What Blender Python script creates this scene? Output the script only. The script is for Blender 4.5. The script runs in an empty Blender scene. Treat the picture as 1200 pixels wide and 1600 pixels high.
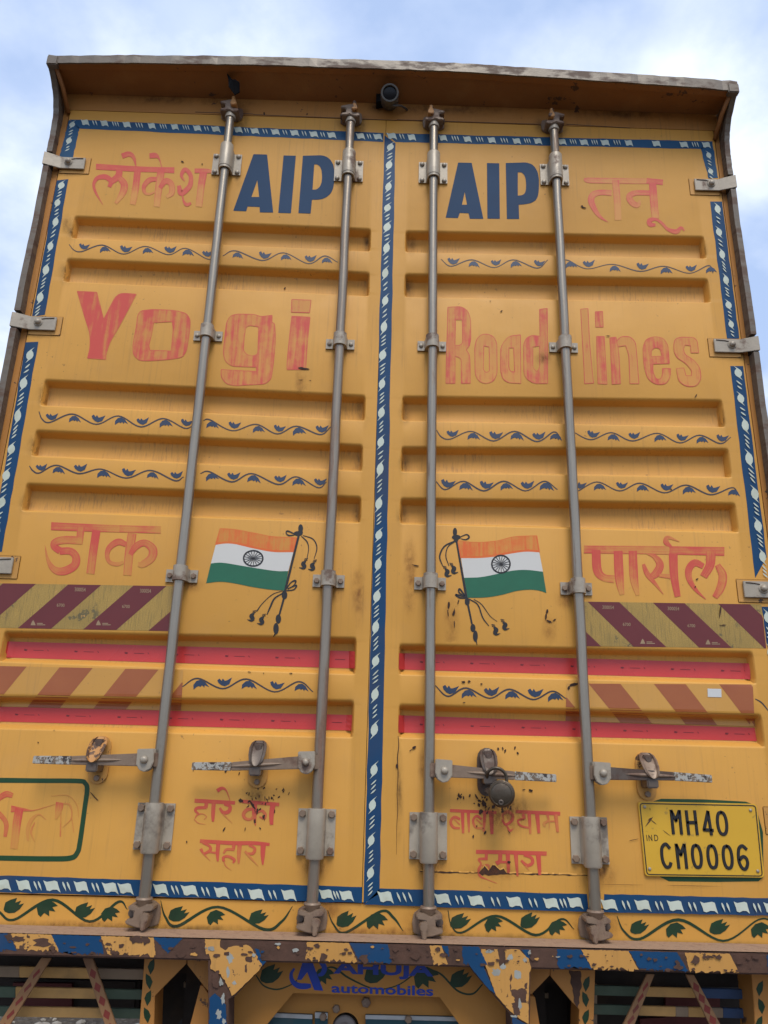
import bpy, bmesh, math, random
import numpy as np
from mathutils import Vector, Matrix
from mathutils.geometry import tessellate_polygon
random.seed(7)
scn = bpy.context.scene
col = scn.collection
R = math.radians

# ------------------------------------------------------------------ camera
F = 1202.0; D = 2.15; CH = 1.6            # focal length in photo pixels, metres to the doors, eye height
u_ = np.array([100., 3700., -F]); u_ /= np.linalg.norm(u_)
h_ = np.array([1., -.029, -.0061]); h_ -= u_ * h_.dot(u_); h_ /= np.linalg.norm(h_)
M = np.array([h_, np.cross(u_, h_), u_]); CP = np.array([0, -D, CH])
cam_d = bpy.data.cameras.new('camera'); cam = bpy.data.objects.new('camera', cam_d); col.objects.link(cam)
cam.matrix_world = Matrix([[*M[0], CP[0]], [*M[1], CP[1]], [*M[2], CP[2]], [0, 0, 0, 1]])
cam_d.sensor_fit = 'HORIZONTAL'; cam_d.sensor_width = 36; cam_d.lens = 36 * F / 1200
cam_d.clip_start = .05; cam_d.clip_end = 3000
scn.camera = cam

# ------------------------------------------------------------------ sky, sun, exposure
SUN_EL, SUN_AZ = 58, 172                   # veiled sun high behind the camera
w = bpy.data.worlds.new('World'); scn.world = w; w.use_nodes = True
nt = w.node_tree; nt.nodes.clear()
N = nt.nodes.new; L = nt.links.new
out = N('ShaderNodeOutputWorld'); bg = N('ShaderNodeBackground'); L(bg.outputs[0], out.inputs[0])
sky = N('ShaderNodeTexSky'); sky.sky_type = 'NISHITA'; sky.sun_disc = False
sky.sun_elevation = R(SUN_EL); sky.sun_rotation = R(SUN_AZ); sky.dust_density = 1.5
geo = N('ShaderNodeNewGeometry'); sep = N('ShaderNodeSeparateXYZ'); tc = N('ShaderNodeTexCoord'); L(tc.outputs['Generated'], sep.inputs[0])
def wm(op, a, b=None, c=None, cl=False):
    n = N('ShaderNodeMath'); n.operation = op; n.use_clamp = cl
    for i, v in enumerate((a, b, c)):
        if v is None: continue
        if isinstance(v, (int, float)): n.inputs[i].default_value = v
        else: L(v, n.inputs[i])
    return n.outputs[0]
zc = wm('ADD', wm('MAXIMUM', sep.outputs[2], 0.02), .25)
cmb = N('ShaderNodeCombineXYZ'); L(wm('DIVIDE', sep.outputs[0], zc), cmb.inputs[0]); L(wm('DIVIDE', sep.outputs[1], zc), cmb.inputs[1])
cn = N('ShaderNodeTexNoise'); cn.inputs['Scale'].default_value = 2.0; cn.inputs['Detail'].default_value = 8; cn.inputs['Roughness'].default_value = .5; cn.inputs['Distortion'].default_value = .1
mp = N('ShaderNodeMapping'); mp.inputs['Location'].default_value = (3.2, 1.5, 0); L(cmb.outputs[0], mp.inputs[0]); L(mp.outputs[0], cn.inputs['Vector'])
cr = N('ShaderNodeValToRGB'); cr.color_ramp.elements[0].position = .44; cr.color_ramp.elements[1].position = .60; L(cn.outputs[0], cr.inputs[0])
cn2 = N('ShaderNodeTexNoise'); cn2.inputs['Scale'].default_value = 4.2; cn2.inputs['Detail'].default_value = 9; cn2.inputs['Roughness'].default_value = .6; L(mp.outputs[0], cn2.inputs['Vector'])
cr2 = N('ShaderNodeValToRGB'); cr2.color_ramp.elements[0].position = .38; cr2.color_ramp.elements[0].color = (4.4, 5.2, 6.9, 1); cr2.color_ramp.elements[1].position = .60; cr2.color_ramp.elements[1].color = (6.4, 6.95, 7.9, 1); L(cn2.outputs[0], cr2.inputs[0])
mx = N('ShaderNodeMix'); mx.data_type = 'RGBA'; L(cr.outputs[0], mx.inputs['Factor']); hz = N('ShaderNodeMix'); hz.data_type = 'RGBA'; hz.inputs['Factor'].default_value = .72; L(sky.outputs[0], hz.inputs['A']); hz.inputs['B'].default_value = (3.7, 4.8, 7.1, 1); L(hz.outputs['Result'], mx.inputs['A']); L(cr2.outputs[0], mx.inputs['B'])
L(mx.outputs['Result'], bg.inputs[0]); bg.inputs[1].default_value = .105
sd = bpy.data.lights.new('sun', 'SUN'); sun = bpy.data.objects.new('sun', sd); col.objects.link(sun)
sd.energy = 1.5; sd.angle = R(24); sd.color = (1, .94, .84)
a, e = R(SUN_AZ), R(SUN_EL)
sdir = Vector((math.sin(a) * math.cos(e), math.cos(a) * math.cos(e), math.sin(e)))
sun.rotation_euler = sdir.to_track_quat('Z', 'Y').to_euler()
vs = scn.view_settings; vs.view_transform = 'Standard'; vs.look = 'None'; vs.gamma = 1; vs.exposure = .62; vs.use_curve_mapping = False

# ------------------------------------------------------------------ helpers: geometry
def P(px, py, y=0.):
    """point of the photograph -> point of the world on the vertical plane at depth y (0 = the doors)"""
    r = M @ np.array([px - 600, 800 - py, -F]); t = (y - CP[1]) / r[1]
    return Vector(CP + t * r)
def T(ox, oy, s, pts):                      # tracing coordinates of an enlarged piece -> photo pixels
    return [(ox + p[0] / s, oy + p[1] / s) + ((p[2] / s,) if len(p) > 2 else ()) for p in pts]
wpos = {}
def empty(name, loc, **kw):
    o = bpy.data.objects.new(name, None); col.objects.link(o); o.location = loc; o.empty_display_size = .1
    wpos[o] = Vector(loc)
    for k, v in kw.items(): o[k] = v
    return o
def place(o, parent, loc):
    col.objects.link(o); wpos[o] = Vector(loc)
    if parent is not None:
        o.parent = parent; o.location = Vector(loc) - wpos[parent]
    else: o.location = loc
def mesh(name, verts, faces, mat, parent=None, smooth=False, uv=None, attrs=None, bevel=0, seg=2, mats=None, midx=None, **kw):
    vs_ = [Vector(v) for v in verts]
    mn = Vector([min(v[i] for v in vs_) for i in range(3)]); mxx = Vector([max(v[i] for v in vs_) for i in range(3)])
    c = (mn + mxx) / 2
    me = bpy.data.meshes.new(name); me.from_pydata([v - c for v in vs_], [], faces)
    for m_ in (mats or [mat]): me.materials.append(m_)
    if midx: me.polygons.foreach_set('material_index', midx)
    if uv:
        l = me.uv_layers.new(name='UVMap')
        l.data.foreach_set('uv', [x for lp in me.loops for x in uv[lp.vertex_index]])
    if attrs:
        for k, vals in attrs.items():
            at = me.attributes.new(k, 'FLOAT', 'POINT'); at.data.foreach_set('value', vals)
    if bevel:
        bm = bmesh.new(); bm.from_mesh(me)
        es = [e_ for e_ in bm.edges if len(e_.link_faces) == 2 and e_.calc_face_angle(0) > .6]
        bmesh.ops.bevel(bm, geom=es, offset=bevel, segments=seg, affect='EDGES', clamp_overlap=True)
        bm.to_mesh(me); bm.free()
    if smooth:
        me.polygons.foreach_set('use_smooth', [True] * len(me.polygons))
        if smooth == 'auto': me.set_sharp_from_angle(angle=R(35))
    me.update()
    o = bpy.data.objects.new(name, me); place(o, parent, c)
    for k, v in kw.items(): o[k] = v
    return o
class MB:                                    # gathers shapes into ONE mesh
    def __init__(s): s.v = []; s.f = []
    def add(s, v, f):
        b = len(s.v); s.v += [Vector(x) for x in v]; s.f += [tuple(i + b for i in q) for q in f]; return s
    def box(s, x0, x1, y0, y1, z0, z1):
        return s.add([(x0,y0,z0),(x1,y0,z0),(x1,y1,z0),(x0,y1,z0),(x0,y0,z1),(x1,y0,z1),(x1,y1,z1),(x0,y1,z1)],
                     [(0,3,2,1),(4,5,6,7),(0,1,5,4),(1,2,6,5),(2,3,7,6),(3,0,4,7)])
    def prism(s, pts, d):                    # closed outline (world points), pushed by vector d; front = outline
        n = len(pts); d = Vector(d)
        s.add(list(pts) + [Vector(p) + d for p in pts],
              [tuple(range(n)), tuple(reversed(range(n, 2 * n)))] + [(i, i + n, (i + 1) % n + n, (i + 1) % n) for i in range(n)])
        return s
    def prism_px(s, pts, yf, yb):            # outline in photo pixels on depth yf, pushed back to yb
        q = [P(p[0], p[1], yf) for p in pts]
        ar = sum(q[i].x * q[(i+1) % len(q)].z - q[(i+1) % len(q)].x * q[i].z for i in range(len(q)))
        if ar < 0: q.reverse()
        return s.prism(q, (0, yb - yf, 0))
    def tube(s, path, r, n=14, cap=True):
        path = [Vector(p) for p in path]; k = len(path); rs = r if isinstance(r, (list, tuple)) else [r] * k
        b = len(s.v); up = None
        for i, p in enumerate(path):
            t = (path[min(i+1, k-1)] - path[max(i-1, 0)]).normalized()
            if up is None:
                up = Vector((0, 1, 0)) if abs(t.y) < .9 else Vector((1, 0, 0))
            up = (up - t * up.dot(t)).normalized(); sd_ = t.cross(up)
            for j in range(n):
                a_ = 2 * math.pi * j / n; s.v.append(p + (up * math.cos(a_) + sd_ * math.sin(a_)) * rs[i])
        for i in range(k - 1):
            for j in range(n):
                s.f.append((b+i*n+j, b+i*n+(j+1) % n, b+(i+1)*n+(j+1) % n, b+(i+1)*n+j))
        if cap:
            s.f.append(tuple(b + j for j in reversed(range(n)))); s.f.append(tuple(b + (k-1)*n + j for j in range(n)))
        return s
    def build(s, name, mat, parent=None, **kw):
        return mesh(name, s.v, s.f, mat, parent, **kw)
def catmull(pts, n=5):
    pts = [np.array(p, float) for p in pts]
    if len(pts) < 3:
        return [tuple(pts[0] + (pts[1] - pts[0]) * i / n) for i in range(n + 1)]
    q = [2*pts[0]-pts[1]] + pts + [2*pts[-1]-pts[-2]]; o_ = []
    for i in range(1, len(q) - 2):
        for j in range(n):
            t = j / n
            o_.append(tuple(.5 * (2*q[i] + (q[i+1]-q[i-1])*t + (2*q[i-1]-5*q[i]+4*q[i+1]-q[i+2])*t*t + (3*q[i]-q[i-1]-3*q[i+1]+q[i+2])*t**3)))
    o_.append(tuple(pts[-1])); return o_

# ------------------------------------------------------------------ helpers: materials
class NM:
    def __init__(s, name):
        s.m = bpy.data.materials.new(name); s.m.use_nodes = True; s.t = s.m.node_tree; s.t.nodes.clear()
        s.o = s.n('OutputMaterial'); s.b = s.n('BsdfPrincipled'); s.l(s.b.outputs[0], s.o.inputs[0])
        g = s.n('NewGeometry'); s.pos = g.outputs['Position']
    def n(s, k): return s.t.nodes.new('ShaderNode' + k)
    def l(s, a_, b_): s.t.links.new(a_, b_)
    def put(s, v, inp):
        if isinstance(v, bpy.types.NodeSocket): s.l(v, inp)
        else:
            try: inp.default_value = v
            except Exception: inp.default_value = (*v, 1)
    def map(s, sc=(1, 1, 1), loc=(0, 0, 0), src=None):
        n_ = s.n('Mapping'); s.l(src or s.pos, n_.inputs[0]); n_.inputs['Scale'].default_value = sc; n_.inputs['Location'].default_value = loc; return n_.outputs[0]
    def noise(s, scale=5, detail=4, rough=.5, sc=(1, 1, 1), loc=(0, 0, 0), src=None, dist=0):
        n_ = s.n('TexNoise'); s.l(s.map(sc, loc, src), n_.inputs['Vector'])
        n_.inputs['Scale'].default_value = scale; n_.inputs['Detail'].default_value = detail; n_.inputs['Roughness'].default_value = rough; n_.inputs['Distortion'].default_value = dist
        return n_.outputs[0]
    def ramp(s, v, a_, b_):
        n_ = s.n('MapRange'); n_.clamp = True; n_.interpolation_type = 'SMOOTHSTEP'; s.put(v, n_.inputs[0]); n_.inputs[1].default_value = a_; n_.inputs[2].default_value = b_; return n_.outputs[0]
    def math(s, op, a_, b_=0., c_=0., clamp=False):
        n_ = s.n('Math'); n_.operation = op; n_.use_clamp = clamp; s.put(a_, n_.inputs[0]); s.put(b_, n_.inputs[1])
        if op == 'MULTIPLY_ADD': s.put(c_, n_.inputs[2])
        return n_.outputs[0]
    def mix(s, f, a_, b_, mode='MIX'):
        n_ = s.n('Mix'); n_.data_type = 'RGBA'; n_.blend_type = mode; s.put(f, n_.inputs['Factor']); s.put(a_, n_.inputs['A']); s.put(b_, n_.inputs['B']); return n_.outputs['Result']
    def attr(s, name):
        n_ = s.n('Attribute'); n_.attribute_name = name; return n_.outputs['Fac']
    def bump(s, hgt, st=.3, dist=.002):
        n_ = s.n('Bump'); s.l(hgt, n_.inputs['Height']); n_.inputs['Strength'].default_value = st; n_.inputs['Distance'].default_value = dist; s.l(n_.outputs[0], s.b.inputs['Normal'])
    def fin(s, colr, rough=.5, metal=0., spec=.5):
        s.put(colr, s.b.inputs['Base Color']); s.put(rough, s.b.inputs['Roughness']); s.put(metal, s.b.inputs['Metallic']); s.b.inputs['Specular IOR Level'].default_value = spec
        return s.m

YEL = (.64, .315, .056)
def yellow_col(m, base=YEL, dirt=1.0):
    n1 = m.noise(1.3, 4, .55); n2 = m.noise(9, 5, .6)
    c = m.mix(m.ramp(n1, .3, .7), tuple(x * .90 for x in base), tuple(x * f for x, f in zip(base, (1.05, 1.06, 1.12))))
    c = m.mix(m.math('MULTIPLY', m.ramp(n2, .45, .8), .22), c, (.50, .27, .10))
    st = m.noise(30, 5, .65, sc=(3.2, 3, .10)); ms = m.noise(2.2, 3, .5, loc=(4, 0, 2))
    c = m.mix(m.math('MULTIPLY', m.math('MULTIPLY', m.ramp(st, .50, .80), m.ramp(ms, .40, .66)), .42 * dirt), c, (.20, .115, .05))
    sp = m.noise(70, 3, .6); mk = m.noise(3.5, 3, .6, loc=(1, 7, 3))
    c = m.mix(m.math('MULTIPLY', m.math('MULTIPLY', m.ramp(sp, .64, .72), m.ramp(mk, .5, .7)), .7 * dirt), c, (.09, .05, .028))
    return c, n2
def mk_yellow(name='yellow_paint', base=YEL, dirt=1., chips=0.):
    m = NM(name); c, n2 = yellow_col(m, base, dirt)
    if chips:
        ch = m.noise(14, 6, .7, loc=(2, 2, 9)); c = m.mix(m.ramp(ch, .66 - chips * .1, .675 - chips * .1), c, (.10, .055, .035))
    if name == 'yellow_paint':               # hair-like dirt runs and an even darker tint on the floors of the pressings
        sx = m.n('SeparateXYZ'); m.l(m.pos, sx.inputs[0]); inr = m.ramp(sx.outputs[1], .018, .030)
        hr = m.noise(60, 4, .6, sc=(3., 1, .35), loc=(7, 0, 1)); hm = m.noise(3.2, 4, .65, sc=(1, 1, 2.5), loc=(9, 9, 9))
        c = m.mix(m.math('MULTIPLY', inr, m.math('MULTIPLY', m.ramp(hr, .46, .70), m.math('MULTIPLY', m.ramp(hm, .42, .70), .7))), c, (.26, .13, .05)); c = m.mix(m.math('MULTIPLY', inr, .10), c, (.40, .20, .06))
    m.bump(m.math('ADD', m.noise(4, 3, .5), m.math('MULTIPLY', m.noise(90, 2, .5, sc=(1, 1, .3)), .06)), .45, .008)
    return m.fin(c, m.math('MULTIPLY_ADD', n2, .25, .40), spec=.3)
def mk_plain(name, base, rough=.5, metal=0., var=.25, scale=20, dirt=.3, dcol=(.12, .07, .04), bump=.15, spec=.5):
    m = NM(name); n1 = m.noise(scale, 5, .6); n2 = m.noise(scale * .35, 4, .6, loc=(3, 1, 4))
    c = m.mix(n1, tuple(x * (1 - var) for x in base), tuple(min(1, x * (1 + var)) for x in base))
    c = m.mix(m.math('MULTIPLY', m.ramp(n2, .5, .72), dirt), c, dcol)
    m.bump(n1, bump, .002)
    return m.fin(c, m.math('MULTIPLY_ADD', n2, .3, rough - .15), metal, spec)
def mk_metal(name, base=(.30, .25, .19), rust=.5, rcol=(.085, .043, .024), metal=.35, sc=(1, 1, 1), scale=30, ro=.42):
    m = NM(name); n1 = m.noise(scale, 6, .65, sc=sc); n2 = m.noise(scale * .4, 5, .65, sc=sc, loc=(5, 2, 1)); n3 = m.noise(scale * 4, 2, .5)
    c = m.mix(n1, tuple(x * .72 for x in base), tuple(x * 1.28 for x in base))
    rm = m.ramp(n2, .62 - rust * .22, .72 - rust * .14)
    c = m.mix(m.math('MULTIPLY', rm, .85), c, m.mix(n3, rcol, tuple(x * 1.9 for x in rcol)))
    m.bump(m.math('ADD', n1, m.math('MULTIPLY', n3, .3)), .3, .0015)
    return m.fin(c, m.math('MULTIPLY_ADD', rm, .3, ro), m.math('MULTIPLY_ADD', rm, -metal * .8, metal))
def mk_brush(name, rgb, bias=0., under=YEL):
    m = NM(name); uvn = m.n('UVMap'); y, n2 = yellow_col(m, under, .4)
    s1 = m.noise(1, 3, .6, sc=(7, 9, 1), src=uvn.outputs[0]); s2 = m.noise(1, 4, .6, sc=(2.2, 30, 1), src=uvn.outputs[0]); bl = m.noise(17, 4, .6)
    f = m.math('ADD', m.attr('ink'), m.math('MULTIPLY', m.attr('edge'), .38))
    f = m.math('ADD', f, m.math('MULTIPLY_ADD', s1, 1.0, -.5)); f = m.math('ADD', f, m.math('MULTIPLY_ADD', s2, 2.0, -1.0)); f = m.math('ADD', f, m.math('MULTIPLY_ADD', bl, 1.5, -.75 + bias))
    c = m.mix(m.math('MULTIPLY_ADD', m.ramp(f, .05, .95), .80, .16), y, rgb)
    return m.fin(c, .5, spec=.35)

Yel = mk_yellow(); YelDim = mk_yellow('orange_frame_paint', (.47, .20, .045), 1.3, .35); YelHeadShade = mk_yellow('shaded_header_paint', (.44, .195, .047), 1.6, .15); YelUnder = mk_yellow('orange_underside_paint', (.30, .125, .038), 1.6, .2)  # header coat darkened in colour to deepen the overhang's soft shadow
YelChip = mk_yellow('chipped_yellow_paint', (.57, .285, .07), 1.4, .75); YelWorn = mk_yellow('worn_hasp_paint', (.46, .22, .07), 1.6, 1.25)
Blue = mk_plain('blue_paint', (.009, .054, .135), .5, var=.15, scale=6, dirt=.22, spec=.22); BlueL = mk_plain('faded_blue_paint', (.020, .080, .165), .55, var=.12, scale=6, dirt=.15, spec=.2)
BlueSig = mk_plain('deep_blue_paint', (.012, .045, .32), .4, var=.2, dirt=.2)
VineBlue = mk_plain('vine_blue_paint', (.022, .042, .088), .5, var=.3, dirt=.2); VineLine = mk_plain('vine_line_paint', (.050, .038, .040), .5)
White = mk_plain('white_mark_paint', (.55, .60, .50), .5, var=.12, dirt=.45, scale=40, dcol=(.35, .33, .2))
FlagWhite = mk_plain('flag_white_paint', (.62, .60, .55), .5, var=.05, dirt=.25, scale=8, dcol=(.5, .42, .3))
Green = mk_plain('flag_green_paint', (.012, .125, .060), .45, var=.15, dirt=.08); LeafG = mk_plain('leaf_green_paint', (.006, .032, .008), .5, var=.5, scale=40, dirt=.12)
FrameG = mk_plain('frame_green_paint', (.008, .055, .016), .45, var=.25, dirt=.1)
Black = mk_plain('black_brush_paint', (.013, .012, .013), .5, var=.2, dirt=0)
Red = mk_brush('red_brush_paint', (.60, .070, .055)); Saff = mk_brush('saffron_brush_paint', (.72, .13, .03)); 
RedTape = mk_plain('red_reflective_tape', (.56, .046, .042), .32, var=.10, scale=12, dirt=.12, dcol=(.25, .03, .03), bump=.08)
TapeInk = mk_plain('tape_print', (.16, .015, .02), .5)
Rod = mk_metal('galvanised_rod', (.31, .265, .205), .30, (.11, .06, .035), .7, (1.8, 1.8, .16), 34, .30)
RodRust = mk_metal('rusty_rod', (.28, .23, .175), .62, (.13, .065, .038), .6, (2, 2, .2), 26, .32)
Plate = mk_metal('galvanised_plate', (.37, .315, .24), .35, (.08, .04, .025), .12, scale=34); PlateWorn = mk_metal('worn_galvanised_plate', (.42, .36, .275), .50, (.10, .08, .062), .12, scale=20)
Dark = mk_metal('rusty_dark_metal', (.13, .10, .078), .7, (.055, .030, .020), .3, scale=40)
Cast = mk_metal('rusty_cast_metal', (.24, .165, .11), .6, (.10, .055, .035), .15, scale=40)
Lip = mk_metal('weathered_galvanised_lip', (.15, .12, .088), .72, (.075, .042, .026), .15, (.8, 1, 2.0), 30)
Rust = mk_plain('rust', (.085, .040, .024), .85, var=.45, scale=45, dirt=.5, dcol=(.035, .02, .014), bump=.6)
RustDark = mk_plain('bare_rusted_metal', (.040, .019, .013), .9, var=.6, scale=90, dirt=.3)
Dust = mk_plain('dusty_steel', (.32, .20, .125), .9, var=.22, scale=160, dirt=.5, dcol=(.15, .08, .05), bump=.8)
Primer = mk_plain('grey_primer', (.33, .33, .29), .7, dirt=.3)
BlackP = mk_plain('black_plastic', (.010, .010, .011), .7, var=.2, dirt=.2, dcol=(.03, .027, .024), spec=.12); Lens = mk_plain('camera_glass', (.006, .006, .008), .25, dirt=0, spec=.25)
GreyP = mk_plain('grey_camera_shell', (.07, .068, .062), .5)
Rubber = mk_plain('tyre_rubber', (.02, .02, .02), .8); Under = mk_plain('dirty_underside', (.03, .022, .017), .9)
MaroonFlap = mk_plain('maroon_panel', (.10, .014, .010), .7, dirt=.6, dcol=(.03, .01, .01)); Teal = mk_plain('dirty_teal_paint', (.012, .060, .075), .5, dirt=.3)
def mk_grip():
    m = NM('chipped_white_grip'); n1 = m.noise(75, 5, .7); n2 = m.noise(40, 5, .7, loc=(3, 3, 3))
    c = m.mix(m.ramp(n1, .5, .53), (.40, .38, .33), (.16, .11, .07)); c = m.mix(m.ramp(n2, .56, .59), c, (.045, .035, .03))
    m.bump(n1, .3); return m.fin(c, .6)
Grip = mk_grip()
def mk_plateyellow():
    m = NM('number_plate_yellow'); n1 = m.noise(5, 4, .5); sc_ = m.noise(60, 3, .5)
    c = m.mix(n1, (.60, .33, .022), (.70, .41, .035)); c = m.mix(m.math('MULTIPLY', m.ramp(sc_, .66, .74), .5), c, (.25, .16, .05)); return m.fin(c, .38)
PlateY = mk_plateyellow()
def mk_haz(kind):
    m = NM('hazard_tape_' + kind)
    n1 = m.noise(18, 6, .7); n2 = m.noise(9, 4, .6, loc=(2, 0, 5)); br = m.n('TexBrick'); m.l(m.map((1, 1, 1), src=m.pos), br.inputs[0])
    if kind == 'olive':
        g = m.noise(1, 2, .4, sc=(300, 1, 500)); c = m.mix(m.ramp(g, .3, .7), (.34, .205, .036), (.45, .285, .062)); c = m.mix(m.math('MULTIPLY', m.ramp(n2, .4, .7), .4), c, (.22, .15, .035))
        c = m.mix(m.math('MULTIPLY', m.ramp(n1, .55, .6), m.ramp(n2, .5, .6)), c, (.13, .10, .035)); c = m.mix(m.ramp(n1, .64, .66), c, (.52, .28, .07)); vl = m.noise(1, 2, .5, sc=(420, 1, 14)); c = m.mix(m.math('MULTIPLY', m.ramp(vl, .55, .62), .5), c, (.15, .11, .03))
        return m.fin(c, .3)
    if kind == 'maroon':
        return m.fin(m.mix(n2, (.115, .013, .012), (.155, .021, .018)), .33)
    if kind == 'film':
        c, q = yellow_col(m, (.60, .30, .055), .8); return m.fin(c, .28)
    c = m.mix(n2, (.30, .075, .022), (.40, .125, .035)); return m.fin(c, .28)
HazO, HazM, HazF, HazB = [mk_haz(k) for k in ('olive', 'maroon', 'film', 'brown')]
Sticker = mk_plain('white_sticker', (.6, .6, .58), .5, var=.03, dirt=.1)

# ------------------------------------------------------------------ ground
def mk_ground():
    m = NM('stony_dust'); n1 = m.noise(2.2, 8, .65); n2 = m.noise(30, 4, .6); v = m.n('TexVoronoi'); m.l(m.pos, v.inputs['Vector']); v.inputs['Scale'].default_value = 16
    c = m.mix(n1, (.075, .060, .046), (.135, .110, .085)); c = m.mix(m.math('MULTIPLY', m.ramp(n2, .5, .7), .6), c, (.045, .037, .03)); c = m.mix(m.math('MULTIPLY', m.ramp(v.outputs[0], .35, .0), .5), c, (.24, .21, .17))
    m.bump(m.math('ADD', m.math('MULTIPLY', v.outputs[0], -1.), n2), .8, .04); return m.fin(c, .95, spec=.2)
mesh('ground', [(-600, -600, 0), (600, -600, 0), (600, 600, 0), (-600, 600, 0)], [(0, 1, 2, 3)], mk_ground(), kind='structure')
def stones():
    mb = MB(); rs = random.Random(3)
    base = [Vector((0, 0, 1)), Vector((1, 0, 0)), Vector((0, 1, 0)), Vector((-1, 0, 0)), Vector((0, -1, 0)), Vector((0, 0, -1))]
    bm = bmesh.new(); bmesh.ops.create_icosphere(bm, subdivisions=1, radius=1); bv = [v.co.copy() for v in bm.verts]; bf = [tuple(v.index for v in f.verts) for f in bm.faces]; bm.free()
    for i in range(9000):
        sx = -1 if rs.random() < .5 else 1
        x = sx * rs.uniform(1.0, 8.5); y = rs.uniform(1.0, 15); r = rs.choice([.012, .018, .02, .03, .045, .06]) * rs.uniform(.7, 1.3)
        sc_ = (r * rs.uniform(.8, 1.5), r * rs.uniform(.8, 1.4), r * rs.uniform(.5, .9))
        mb.add([Vector((x + q.x * sc_[0] * rs.uniform(.8, 1.2), y + q.y * sc_[1] * rs.uniform(.8, 1.2), r * .25 + q.z * sc_[2])) for q in bv], bf)
    m = NM('stone_rubble'); c = m.mix(m.noise(4, 5, .7), (.16, .135, .10), (.50, .46, .40)); m.bump(m.noise(60, 4, .6), .5, .005)
    mb.build('loose_stones', m.fin(c, .9, spec=.2), kind='stuff', label='loose pale stones and rubble strewn on the ground beyond the truck', category='stones')
stones()

# ------------------------------------------------------------------ the truck: body
truck = empty('cargo_truck', (0, 0, 0), label='yellow container truck seen from behind with painted rear doors and blue borders', category='truck')
XL, XR = -1.166, 1.175
ZF, ZT = 1.186, 3.83
wl = MB().box(XL, XL + .035, .04, 7.2, ZF - .05, 3.80).build('side_wall', YelDim, truck)
wr = MB().box(XR - .035, XR, .04, 7.2, ZF - .05, 3.80).build('side_wall', YelDim, truck)
for sx, x0 in ((0, XL), (1, XR)):              # corrugation ribs outside the walls
    pr = wl if sx == 0 else wr
    for k in range(18):
        yy = .35 + k * .38
        MB().box(x0 - .018 if sx == 0 else x0, x0 if sx == 0 else x0 + .018, yy, yy + .16, ZF + .05, 3.76).build('rib', YelDim, pr, bevel=.008)
rv = []; rf = []
for i in range(13):
    t = i / 12; x = XL + (XR - XL) * t; z = 3.835 + .045 * (1 - (2 * t - 1) ** 2)
    rv += [(x, -.0, z), (x, 7.2, z), (x, 7.2, z - .03), (x, -.0, z - .03)]
for i in range(12):
    b = i * 4; rf += [(b, b+4, b+5, b+1), (b+3, b+2, b+6, b+7), (b, b+3, b+7, b+4), (b+1, b+5, b+6, b+2)]
rf += [(0, 1, 2, 3), (48, 51, 50, 49)]
mesh('roof', rv, rf, Lip, truck)
MB().box(XL + .04, XR - .04, .12, 7.2, ZF - .12, ZF - .02).build('floor', Under, truck)
MB().box(XL + .036, XR - .036, 7.1, 7.2, ZF, 3.80).build('front_wall', YelDim, truck)
MB().box(XL, XR, 7.3, 9.2, .55, 3.1).build('cab', YelDim, truck, bevel=.08)
for sx in (-1, 1):
    MB().box(sx * .42 - .05, sx * .42 + .05, .15, 8.8, .82, ZF - .125).build('chassis_rail', Under, truck)
for yy in (2.7, 8.0):
    MB().tube([(-1.0, yy, .5), (1.0, yy, .5)], .07).build('axle', Under, truck)
    for sx in (-1, 1):
        wmb = MB(); xa = sx * .78; xb = sx * 1.12
        pr_ = [(0, .40), (.02, .47), (.06, .5), (.28, .5), (.32, .47), (.34, .40)]
        wmb.tube([(xa + (xb - xa) * p[0] / .34, yy, .5) for p in pr_], [p[1] for p in pr_], 40)
        wo = wmb.build('wheel', Rubber, truck, smooth='auto')
        MB().tube([(xa - sx * .01, yy, .5), (xb + sx * .012, yy, .5)], .27, 32).build('rim', Dark, wo, smooth='auto')
        MB().tube([(xa - sx * .03, yy, .5), (xb + sx * .05, yy, .5)], .09, 20).build('hub', Dark, wo, smooth='auto')

# header above the doors, posts beside them, sill below
ZD0, ZD1 = 1.262, 3.747                         # bottom and top of the doors
hd = []
for i in range(25):
    px = 60 + i * (1180 - 60) / 24; p = P(px, 147 + (px - 113) * .0332 + 0)
    hd.append(p)
pj = [P(113, 147).z, P(600, 160).z, P(1107, 180).z]
header = MB().box(XL + .018, XR - .018, -.001, .04, ZD1 + .0015, 3.830).build('header_panel', YelHeadShade, truck)
XA, XB = -1.1245, 1.1385                        # outer edges of the doors
MB().box(XL + .002, XA - .004, .003, .04, ZF, ZD1 + .003).build('side_post', YelDim, truck)
MB().box(XB + .004, XR - .002, .003, .04, ZF, ZD1 + .003).build('side_post', YelDim, truck)
sill = MB().box(XL + .001, XR - .001, .0045, .04, 1.187, ZD0 - .004).build('door_sill', Yel, truck)
# thin weld seam plates on the header
for a_, b_ in (((305, 175), (396, 178)), ((396, 179), (620, 188)), ((620, 187), (650, 188)), ((650, 188), (840, 194)), ((885, 194), (985, 200))):
    p, q = P(*a_, -.002), P(*b_, -.002)
    MB().tube([p, q], .0009, 5).build('weld_seam', Dark, header)

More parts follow.
